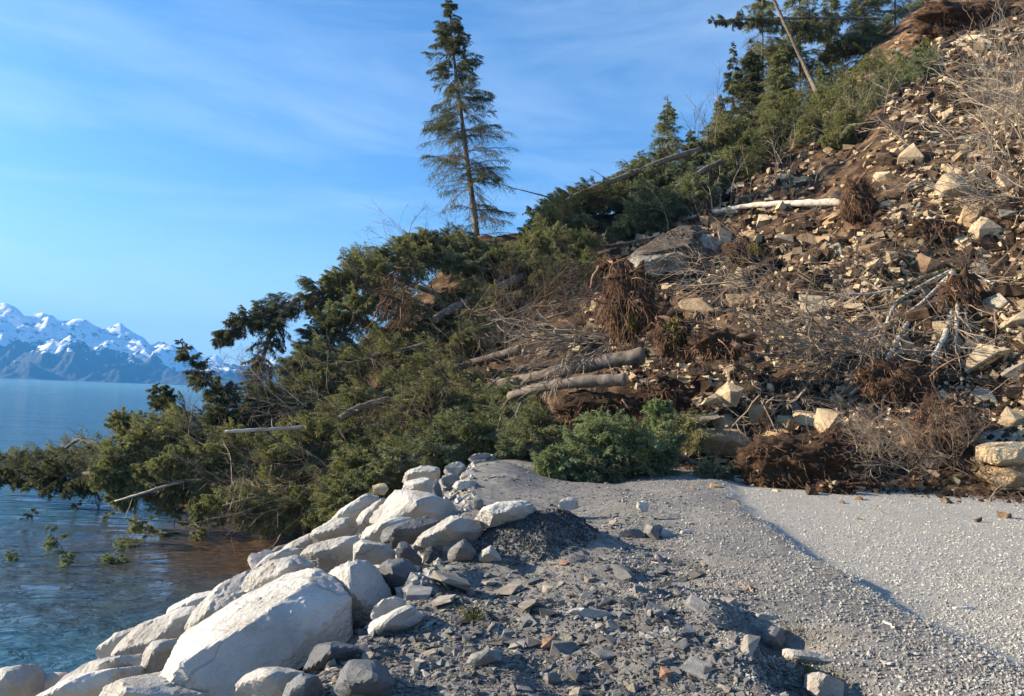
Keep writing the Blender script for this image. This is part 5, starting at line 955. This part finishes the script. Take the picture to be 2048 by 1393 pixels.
log('slender bare pole jutting into the sky right of the standing spruce', [(1110, 398, 42), (1060, 385, 42), (1015, 374, 42)], .05, .02, M_dead, stubs=12, seed=14, stub_len=.7, cat='branch')
log('log with a bright snapped end in the centre of the tangle', [(780, 800, 23.2), (720, 815, 22.8), (680, 838, 22.5)], .12, .11, M_dead, stubs=3, seed=15)
log('floating broken trunk in the sea beyond the sunken spruce', [(232, 905, 30), (205, 900, 30), (160, 880, 30.4), (130, 898, 30.6)], .12, .06, M_bark, stubs=22, seed=16, stub_len=.8, snag=3)
log('thin pale root pole hanging at the shaded right side', [(1925, 600, 21), (1935, 660, 20.5), (1938, 700, 20.2), (1925, 735, 20)], .04, .03, M_birch, stubs=3, seed=17, cat='branch')
# mossy alder stems that fan out from one stool
def alder():
    root = bpy.data.objects.new('fallen_alder', None); COL.objects.link(root); c0 = Pc(1905, 560, 22.5, .45); root.location = c0; root['label'] = 'fallen mossy alder, several grey stems fanning down left from one stool'; root['category'] = 'tree'
    for pts, r_ in [([(1905, 545, 22.5), (1870, 600, 21.8), (1820, 640, 21.2), (1790, 690, 20.8), (1760, 740, 20.3), (1700, 790, 19.8)], .085), ([(1908, 560, 22.4), (1905, 610, 21.6), (1890, 670, 21), (1865, 715, 20.6)], .1), ([(1916, 560, 22.6), (1915, 620, 21.9), (1910, 690, 21.3)], .075),
                    ([(1900, 545, 22.6), (1840, 575, 22), (1790, 610, 21.5), (1770, 660, 21), (1755, 710, 20.6)], .07), ([(1895, 540, 22.8), (1830, 560, 22.6), (1760, 585, 22.3), (1680, 590, 22)], .05), ([(1900, 550, 22.4), (1840, 610, 21.4), (1770, 650, 20.6), (1690, 680, 20), (1590, 700, 19.5)], .055),
                    ([(1900, 540, 22.8), (1940, 545, 22.4), (1990, 570, 22)], .035)]:
        r_ *= 1.25; C = spline(np.array(PPc(pts, .45)) - c0, 18); V_, F_ = tubes(C[None], np.linspace(r_, r_ * .4, 18)[None], 8)
        o = obj('stem', mesh('stem', V_, F_, M_birch, smooth=True), root)
        r = np.random.default_rng(int(r_ * 1e4)); p2, d2, t2 = spawn(C[None], 26, r, .3, 1, .8); B = grow(p2, d2, r.uniform(.5, 2.2, 26), r, 7, .16, .01)
        p3, d3, _ = spawn(B, 5, r, .3, 1, .8); B3 = grow(p3, d3, r.uniform(.15, .6, len(p3)), r, 5, .22)
        Vx, Fx, Tx, Mx = join([(*tubes(B, taper(np.full(26, .022), 7), 4), .7, 0), (*tubes(B3, taper(np.full(len(p3), .007), 5, .4), 3), .6, 0)])
        obj('twigs', mesh('twigs', Vx, Fx, M_dead, tint=Tx, mi=Mx), root)
        # moss sleeves on the upper part
        k = 500; t = r.uniform(0, .55, k); p, T = along(C, t); a = norm(np.cross(T, r.normal(0, 1, (k, 3)))); w = norm(np.cross(a, T))
        rr = r_ * (1 - .65 * t)[:, None]; q = p + a * rr * .95; s = r.uniform(.02, .045, k)[:, None]
        obj('moss', mesh('moss', np.stack([q - T * s, q + w * s * .6 + a * .01, q + T * s + a * .012, q - w * s * .6 + a * .01], 1), np.arange(4 * k).reshape(-1, 4), M_moss, tint=np.repeat(r.uniform(0, 1, k), 4)), o, kind='stuff')
alder()

# ------------------------------------------------------------------ bare brush and thickets
M_brush = material('pale_brush_stems', [(.3, (.24, .185, .13)), (.6, (.4, .325, .245)), (.8, (.52, .44, .345))], 5, .9, 0, rnd=.1, tint=.35)
def brush(label, px, py, d, n, Ln, dirs, seed, ma=None, wx=1.0, wy=.6, m1=7, m2=3, rad=.02, wob=.16, grav=0, name='bare_brush', cat='brush', grp='bare thickets on and beside the slide', sp=.7):
    r = np.random.default_rng(seed); c0 = Pc(px, py, d, .3); P0 = r.normal(0, 1, (n, 3)) * np.array([wx, wy, .15]); P0[:, 2] += 0
    if wx > 1.2:
        gx = c0[0] + P0[:, 0]; gy = c0[1] + P0[:, 1]; P0[:, 2] = H(gx, gy, False) - c0[2]
    D = np.asarray(dirs) + r.normal(0, .35, (n, 3))
    A = grow(P0, D, Ln * r.uniform(.5, 1.2, n), r, 9, wob, grav); pa, da, _ = spawn(A, m1, r, .25, 1, sp); B = grow(pa, da, Ln * r.uniform(.15, .5, len(pa)), r, 6, wob * 1.2, grav)
    pb, db, _ = spawn(B, m2, r, .3, 1, sp); Cc = grow(pb, db, Ln * r.uniform(.05, .2, len(pb)), r, 4, wob * 1.4, grav)
    V_, F_, T_, Mi = join([(*tubes(A, taper(rad * r.lognormal(0, .35, n), 9, .3), 4), np.repeat(r.uniform(0, 1, n), 36), 0), (*tubes(B, taper(np.full(len(pa), rad * .5), 6, .4), 3), np.repeat(r.uniform(0, 1, len(pa)), 18), 0), (*tubes(Cc, taper(np.full(len(pb), rad * .32), 4, .4), 3), np.repeat(r.uniform(0, 1, len(pb)), 12), 0)])
    return obj(name, mesh(name, V_, F_, ma or M_dead, tint=T_), loc=c0, label=label, cat=cat, group=grp)
brush('large bare grey brush filling the upper right corner', 2110, 330, 30, 34, 4.8, (-.35, -.1, 1), 1, wx=1.3, wy=1.2, m1=10, m2=4, rad=.024, wob=.1, ma=M_brush)
brush('second bare grey brush, arching left into the slide, upper right', 2090, 230, 36, 22, 4.6, (-.8, -.2, .7), 2, wx=1.6, wy=1.5, m1=10, m2=4, rad=.026, wob=.12, ma=M_brush)
brush('bare pale shoots low at the right, below the corner brush', 2060, 400, 27, 18, 2.6, (-.9, -.2, .3), 3, wx=.6, m1=8, m2=4, rad=.02, ma=M_brush)
brush('tangled dead alder twigs in mid slope right of the pale roots', 1640, 700, 20, 26, 2.8, (-.75, -.15, .2), 4, wx=.9, wy=.5, m1=7, m2=3, rad=.022, wob=.2)
brush('dead twigs fanning left under the mossy alder stems', 1760, 690, 20, 24, 2.6, (-.9, -.15, -.1), 5, wx=.6, wy=.5, m1=7, m2=3, rad=.02, wob=.2)
brush('dead twigs drooping beside the shaded hollow, lower mid slope', 1600, 800, 18.8, 20, 2.0, (-.4, -.2, -.4), 6, wx=.8, wy=.4, m1=6, m2=3, rad=.018, wob=.22)
brush('fine grey twigs spread over the upper mid slope', 1560, 560, 24.5, 20, 3.0, (-.8, -.1, .3), 7, wx=1.0, wy=.6, m1=6, m2=3, rad=.02, wob=.2)
brush('dry grey brush on the ground at the road edge', 1800, 935, 15.6, 26, 1.3, (-.5, -.2, .5), 8, wx=.5, wy=.3, m1=10, m2=5, rad=.007, wob=.2)
brush('dry brown brush against the yellow blocks by the road', 1900, 925, 15.7, 24, 1.5, (-.35, -.1, .6), 9, wx=.5, wy=.3, m1=10, m2=5, rad=.009, wob=.25, ma=M_twig)
brush('grey brush left of the road-edge brush, behind the soil clod', 1745, 915, 16.4, 16, 1.4, (-.1, -.1, .8), 10, wx=.4, wy=.3, m1=9, m2=5, rad=.007)
brush('brown litter of broken twigs left of the pale outcrop', 1020, 640, 26, 34, 3.0, (.6, -.25, .35), 11, wx=1.0, wy=.8, m1=9, m2=4, rad=.012, ma=M_twig, wob=.12)
brush('grey-brown branches swept left under the root curtain', 1200, 680, 20.6, 24, 2.8, (-1, -.1, -.25), 12, wx=.3, wy=.3, m1=7, m2=3, rad=.022, ma=M_dead, wob=.12, sp=.5)
brush('thin bare saplings against the sky by the sparse spruce', 1375, 330, 50, 5, 5, (.1, 0, 1), 13, wx=.8, wy=.5, m1=10, m2=5, rad=.025, wob=.08)
brush('pale arching shoots at the edge of the bare soil, upper slope', 1560, 370, 44, 14, 3.2, (-.1, -.1, 1), 14, wx=2.0, wy=1.0, m1=4, m2=2, rad=.02, wob=.15)
brush('pale shoots standing on the soil left of the birch log', 1430, 410, 41, 9, 2.2, (-.1, -.1, 1), 15, wx=1.5, wy=.6, m1=3, m2=2, rad=.016, wob=.12)
brush('grey shoots rising from the thicket under the leaning trunk', 1640, 290, 50, 16, 3.4, (-.2, -.1, 1), 16, wx=3, wy=1.0, m1=5, m2=3, rad=.02, wob=.15)
brush('fallen grey branches over the shaded boulders, right edge', 1960, 640, 20.5, 8, 2.0, (-.2, -.2, -.8), 17, wx=.7, wy=.3, m1=5, m2=3, rad=.014, wob=.22)
brush('thin bare twig bent over the road at the right', 1990, 1035, 13.3, 3, .75, (.1, 0, 1), 18, wx=.05, wy=.05, m1=6, m2=2, rad=.004, wob=.2, grp=None)
brush('brown twigs between the log pair and the spruce tangle', 1000, 720, 23, 22, 1.9, (.1, -.4, .5), 19, wx=.7, wy=.4, m1=8, m2=4, rad=.009, ma=M_twig)
brush('bare brown branch ends over the sunken spruce, left edge', 60, 940, 28, 20, 1.8, (-.2, -.1, .8), 20, wx=1.6, wy=.4, m1=9, m2=4, rad=.01, ma=M_twig)
brush('bare twigs around the crooked dark spruce top', 520, 800, 26.2, 18, 1.8, (-.1, -.2, .7), 21, wx=.7, wy=.4, m1=9, m2=4, rad=.01, ma=M_dead)
brush('long brown twigs poking from the top of the tangle', 850, 500, 33.5, 14, 2.2, (-.4, -.1, .8), 22, wx=1.1, wy=.5, m1=7, m2=4, rad=.01, ma=M_twig)
brush('twiggy brown undergrowth right of the tangle, over the slope edge', 1110, 640, 24.5, 26, 2.4, (.2, -.3, .4), 23, wx=.9, wy=.5, m1=9, m2=4, rad=.01, ma=M_twig)
brush('bare shoots on the shaded slope below the big lone boulder', 1850, 520, 26, 20, 2.2, (-.5, -.2, .4), 24, wx=1.6, wy=.8, m1=7, m2=4, rad=.01)
for i_, (a_, b_, c_, n_) in enumerate([(900, 640, 29.5, 'right of the round dark crown'), (760, 740, 26.5, 'in the upper middle of the tangle'), (640, 820, 23.6, 'above the dead pale log end'), (850, 850, 21.6, 'above the revetment crest'), (420, 900, 23, 'over the seaward crowns'), (700, 930, 20.6, 'over the lower tangle'), (540, 980, 20.3, 'above the brown water'), (960, 780, 22.6, 'left of the log pair')]):
    brush('thin brown dead twigs sticking out of spruce boughs ' + n_, a_, b_, c_, 16, 2.2, (-.6, -.5, .25), 40 + i_, wx=.9, wy=.3, m1=6, m2=3, rad=.012, ma=M_twig if i_ % 2 else M_dead, wob=.14)
# ------------------------------------------------------------------ uprooted root plates
def rootball(label, px, py, d, w, h, seed, hang=1.0, n=60, dirs=(0, -.2, -1), moss=0, name='root_ball', fine=260, fan=.6, clump=True, deep=.5):
    r = np.random.default_rng(seed); c0 = Pc(px, py, d, .35); d = c0[1]; s = w / FPX * d / 2; hh = h / FPX * d / 2
    root = bpy.data.objects.new(name, None); COL.objects.link(root); root.location = c0; root['label'] = label; root['category'] = 'roots'; root['group'] = 'uprooted root plates'
    if clump:
        D, F3 = ico(5 if w > 100 else 4); V_ = D * (1 + .34 * fbm(D * 2.2 + seed, 5, seed, .65))[:, None] * np.array([s, s * deep, hh * .85]); o = obj('soil_clump', mesh('soil_clump', V_, F3, M_rsoil, smooth=True), root)
    P0 = norm(r.normal(0, 1, (n, 3))) * np.array([s * .75, s * deep, hh * .7]); P0[:, 2] = np.abs(P0[:, 2]) * .9
    n = max(14, int(n * .5)); P0 = P0[:n]; A = grow(P0, norm(P0 / s) * fan * 1.3 + np.array(dirs) * .7 + r.normal(0, .6, (n, 3)), hh * 1.7 * hang * r.lognormal(-.6, .5, n), r, 10, .42, .08)
    pa, da, _ = spawn(A, 5, r, .2, 1, .7); B = grow(pa, da, hh * hang * r.uniform(.2, .7, len(pa)), r, 6, .3, .18)
    P1 = norm(r.normal(0, 1, (fine, 3))) * np.array([s * .95, s * deep * 1.05, hh * .85]); Cf = grow(P1, P1 / s * .5 + np.array([0, -.1, -.8]), hh * r.uniform(.2, .8, fine), r, 4, .38, .22)
    V_, F_, T_, Mi = join([(*tubes(A, taper(r.lognormal(math.log(.026), .6, n), 10, .12), 5), np.repeat(r.uniform(0, 1, n), 50), 0)]); obj('roots', mesh('roots', V_, F_, M_root, smooth=True, tint=T_, mi=Mi), root)
    V_, F_, T_, Mi = join([(*tubes(B, taper(np.full(len(pa), .008), 6, .4), 3), np.repeat(r.uniform(0, 1, len(pa)), 18), 0), (*tubes(Cf, taper(np.full(fine, .007), 4, .4), 3), np.repeat(r.uniform(0, 1, fine), 12), 0)]); obj('root_hairs', mesh('root_hairs', V_, F_, M_root, tint=T_, mi=Mi), root)['kind'] = 'stuff'
    if moss:
        k = 1500; q = norm(r.normal(0, 1, (k, 3))) * np.array([s * .5 * moss, s * deep, hh * .5 * moss]) + np.array([r.uniform(-.3, .3) * s, -s * deep * .4, r.uniform(-.5, .2) * hh]); q += r.normal(0, .04, (k, 3)); T = norm(r.normal(0, .4, (k, 3)) + np.array([0, 0, -1])); w_ = norm(np.cross(T, r.normal(0, 1, (k, 3)))); l = r.uniform(.03, .08, k)[:, None]
        obj('moss', mesh('moss', np.stack([q, q + T * l * .5 + w_ * l * .3, q + T * l, q + T * l * .5 - w_ * l * .3], 1), np.arange(4 * k).reshape(-1, 4), M_moss, tint=np.repeat(r.uniform(0, 1, k), 4)), root, kind='stuff')
rootball('curtain of red-brown roots hanging from a torn root plate in mid slope', 1255, 605, 20.6, 100, 170, 1, n=90, fine=700, moss=.5, deep=.4)
rootball('knot of reddish roots topping the curtain, above its left side', 1228, 530, 21, 60, 40, 2, n=30, hang=2.0, fine=120)
rootball('mossy root ball right of the root curtain', 1345, 670, 19.6, 70, 100, 3, n=50, fine=500, moss=1.1)
rootball('pale reddish roots drooping over the dark hollow', 1440, 690, 19, 110, 64, 4, n=60, hang=1.7, fine=400, fan=1.0)
rootball('root plate at the butt of the birch log, hanging soil', 1715, 400, dg(1715, 440, -.8), 60, 110, 5, n=50, hang=1.0, fine=500)
rootball('brown toppled stump with shaggy roots in the lower right slope', 1790, 770, 18.6, 140, 110, 6, n=90, hang=1.0, fine=900)
rootball('dark soil mass behind the mossy alder stems', 1925, 610, 22.8, 90, 150, 7, n=50, fine=400)
rootball('splintered rust-brown roots above the dry brush, lower right', 1885, 850, 16.8, 110, 120, 8, n=70, hang=.9, fine=500, fan=1.2, dirs=(.3, -.2, -.3))
rootball('torn root plate overhanging the scarp in the upper right', 1925, 45, 55, 170, 80, 9, n=70, hang=1.4, fine=700)
rootball('shaggy roots in the tangle under the arching spruce', 790, 600, 28.6, 60, 100, 10, n=60, hang=1.5, fine=200, clump=False)
rootball('dark root mass at the foot of the standing spruce', 980, 545, 35, 110, 70, 11, n=50, fine=300)
rootball('mossy root tuft under the birch log, left part', 1490, 510, dg(1490, 530, -.6), 80, 70, 12, n=50, hang=1.2, fine=400, moss=.8, fan=1.1)
rootball('shadowed root mass below the spruce logs', 1200, 820, 19.3, 170, 70, 13, n=70, hang=.9, fine=500)
rootball('brown root mass in the dark hollow below the mossy ball', 1330, 800, 19.8, 110, 80, 14, n=60, hang=1.0, fine=500)
rootball('shaggy soil lump with roots in mid right slope', 1870, 470, 27, 110, 60, 15, n=50, hang=1.1, fine=400)
# the big clod of soil thrown on the road
def clod(label, px, py, d, w, h, seed, dp=.55, nr=60):
    r = np.random.default_rng(seed); c0 = P(px, py, d); s = w / FPX * d / 2; hh = h / FPX * d / 2
    D, F3 = ico(6); sg = np.sign(D) * np.abs(D) ** .75; V_ = sg * np.array([s, s * dp, hh]); V_ = V_ * (1 + .16 * fbm(D * 2.6 + seed, 6, seed, .62))[:, None] + D * (.05 * vnoise(D * 14, seed))[:, None]
    root = bpy.data.objects.new('soil_clod', None); COL.objects.link(root); root.location = c0; root['label'] = label; root['category'] = 'soil clod'
    obj('soil_clump', mesh('soil_clump', V_, F3, M_rsoil, smooth=True), root)
    i = r.integers(0, len(V_), nr * 6); A = grow(V_[i], D[i] + np.array([0, -.2, -.2]), r.uniform(.1, .45, len(i)), r, 5, .35, .1); V2, F2 = tubes(A, taper(np.full(len(i), .006), 5, .4), 3)
    obj('roots', mesh('roots', V2, F2, M_root, tint=np.repeat(r.uniform(0, 1, len(i)), 15)), root, kind='stuff')
    for k in range(22):
        j = int(r.integers(0, len(V_))); c = [l for l in lib2 if l[2] in ('tan', 'ochre')]; o = obj('embedded_stone', c[int(r.integers(len(c)))][0], root, loc=V_[j]); q = r.uniform(.05, .14); o.scale = (q, q, q * .8); o.rotation_euler = r.uniform(0, 6, 3)
clod('big dark clod of soil and roots dumped on the road edge', 1592, 932, 15.6, 220, 108, 1)
clod('small dark clod in front of the big one', 1672, 980, 14.6, 66, 30, 2, nr=12)
clod('dark earth lump behind the big clod, in shade', 1690, 905, 17, 120, 90, 3)
# ------------------------------------------------------------------ sprigs in the water, litter on the ground
def sprig(label, px, py, h, seed, lean=.3, ma=None, n=16, d=None):
    g_ = ray(px, py); d = CAMZ / -g_[2]; s = 1.45 * h / FPX * d; b = CAM + g_ * d
    t_ = b + np.array([lean * s, -.1 * s, s]); mid = (b + t_) / 2 + np.array([0, 0, .12 * s])
    conifer(label, [b - np.array([0, 0, .1]), b, mid, t_], .012, .004, lambda t: s * .5 * (1 - t) ** .6 + .08, n, seed, bsc=.8, droop=.35, hang=.5, t0=.05, tilt=.3, mat_=ma or M_needle_blue, name='floating_sprig', cat='branch', group='green sprigs sticking out of the sea')
sprig('green spruce sprig arching over the water, largest of the floating ones', 128, 1104, 30, 1, -.9); sprig('small green sprig just below the arching one', 134, 1130, 18, 2, .2)
sprig('yellow-green sprig standing in the water, upper one', 262, 1092, 42, 3, .2, M_needle); sprig('thin yellow-green sprig right of the upper one', 290, 1085, 36, 4, .1, M_needle, 12); sprig('green sprig in the water below the yellow-green ones', 228, 1122, 26, 5, .3)
sprig('tiny sprig floating at the left edge', 28, 1122, 12, 6, -.6, n=12); sprig('hanging green sprig at the brown water edge', 348, 1065, 60, 7, 0, M_needle, 20); sprig('low sprig right of the hanging one', 392, 1080, 26, 8, .2, M_needle, 12)
sprig('dark floating twig raft, far left', 50, 1036, 10, 9, 1.5, M_needle_dark, 14); sprig('dark floating twig raft near the sunken branches', 148, 1020, 12, 10, .8, M_needle_dark, 12); sprig('brown-green twigs at the mouth of the brown water', 215, 1035, 14, 11, .9, M_needle, 12)
# grass tufts, plantlet, splinters on the shoulder
def tuft(label, px, py, n, h, seed, ma, cat='plant', spread=.06):
    g_ = G([px], [py])[0]; r = np.random.default_rng(seed); P0 = r.normal(0, spread, (n, 3)) * np.array([1, 1, 0]); A = grow(P0, np.array([0, 0, 1.]) + r.normal(0, .45, (n, 3)), h * r.uniform(.4, 1.1, n), r, 5, .12, .05)
    V_, F_ = tubes(A, taper(np.full(n, .0035), 5, .3), 3); obj('grass_tuft' if cat == 'plant' else 'twig', mesh('tuft', V_, F_, ma, tint=np.repeat(r.uniform(0, 1, n), 15)), loc=g_, label=label, cat=cat)
tuft('dry grass tuft between the shale slabs left of the long white stone', 945, 1240, 60, .16, 1, M_moss); tuft('thin green stalk growing on the gravel in mid shoulder', 1293, 1150, 4, .3, 2, M_moss, spread=.01); tuft('tiny bright green plant beside the broad tan slab', 882, 1150, 40, .05, 3, leaf_mat('fresh_green', (.1, .2, .02), (.16, .3, .03), (.25, .4, .05)))
tuft('dry moss tuft at the shaded edge of the jagged block', 1600, 1262, 90, .05, 4, M_moss, spread=.12); tuft('moss tuft in the lower hollow', 1625, 1340, 120, .06, 5, M_moss, spread=.12); tuft('moss strands by the dry patch in mid shoulder', 1405, 1135, 80, .05, 6, M_moss, spread=.12); tuft('sparse green weed on the gravel heap', 1060, 1100, 25, .06, 7, M_moss)
def stick(label, a, b, rad, seed, ma=None):
    A_, B_ = G([a[0]], [a[1]])[0], G([b[0]], [b[1]])[0]; r = np.random.default_rng(seed); C = np.linspace(A_, B_, 7) - A_; C[:, 2] += .02; C[1:-1] += r.normal(0, .012, (5, 3)); V_, F_ = tubes(C[None], np.full((1, 7), rad), 5)
    obj('stick', mesh('stick', V_, F_, ma or M_birch, tint=np.full(len(V_), .8)), loc=A_, label=label, cat='stick')
stick('short pale stick on the berm, lower right', (1766, 1249), (1790, 1261), .008, 1); stick('curved pale splinter near the lower edge', (1765, 1332), (1784, 1336), .006, 2); stick('pale twig right of the green stalk', (1302, 1128), (1352, 1143), .006, 3); stick('pale flat splinter below the dry patch', (1478, 1174), (1508, 1186), .012, 4, M_dead); stick('thin straw-coloured twig on the berm slope', (1440, 1130), (1505, 1126), .003, 5, M_dead); stick('pale splintered wood on the broken white stones', (1298, 1056), (1322, 1078), .02, 6)
# broken twigs, needles and bark strewn over slide and ground: nobody could count them
r = np.random.default_rng(55)
def litter(x, y, ln, rad, ma, seed, up=.25):
    r = np.random.default_rng(seed); n = len(x); P0 = np.stack([x, y, H(x, y) + .02], -1); D = r.normal(0, 1, (n, 3)) * np.array([1, .8, up]) + np.array([-.2, 0, .05]); A = grow(P0, D, ln, r, 5, .22, 0)
    A[..., 2] = np.maximum(A[..., 2], H(A[..., 0].ravel(), A[..., 1].ravel(), False).reshape(A.shape[:2]) - .1)
    V_, F_ = tubes(A, taper(rad, 5, .4), 3); obj('twig_litter', mesh('twig_litter', V_, F_, ma, tint=np.repeat(r.uniform(0, 1, n), 15)), kind='stuff')
k_ = r.permutation(len(SLX))[:3300]; litter(SLX[k_] + r.normal(0, .3, len(k_)), SLY[k_] + r.normal(0, .3, len(k_)), r.lognormal(math.log(.55), .5, len(k_)) * SLY[k_] / 25, r.lognormal(math.log(.008), .4, len(k_)) * SLY[k_] / 22, M_dead, 1)
k_ = r.permutation(len(SLX))[:3300]; litter(SLX[k_] + r.normal(0, .3, len(k_)), SLY[k_] + r.normal(0, .3, len(k_)), r.lognormal(math.log(.5), .5, len(k_)) * SLY[k_] / 25, r.lognormal(math.log(.009), .4, len(k_)) * SLY[k_] / 22, M_root, 2)
n = 2600; q = r.uniform(0, 1, n); x = np.interp(q, [0, .25, 1], [-.5, 4.5, 11.5]) + r.normal(0, .3, n); td_ = np.interp(x / 15, _u, _td); y = td_ - np.abs(r.normal(0, .8, n)) + .3
litter(x, y, r.lognormal(math.log(.12), .5, n), np.full(n, .004), M_root, 3, .1)
crumbs('soil_crumbs', np.stack([x, y, H(x, y)], -1)[:1800] + r.normal(0, .1, (1800, 3)) * np.array([1, 1, 0]), r.lognormal(math.log(.035), .5, 1800), .7, M_cl, 8, 'cube')
print('boughs', conifer.n)
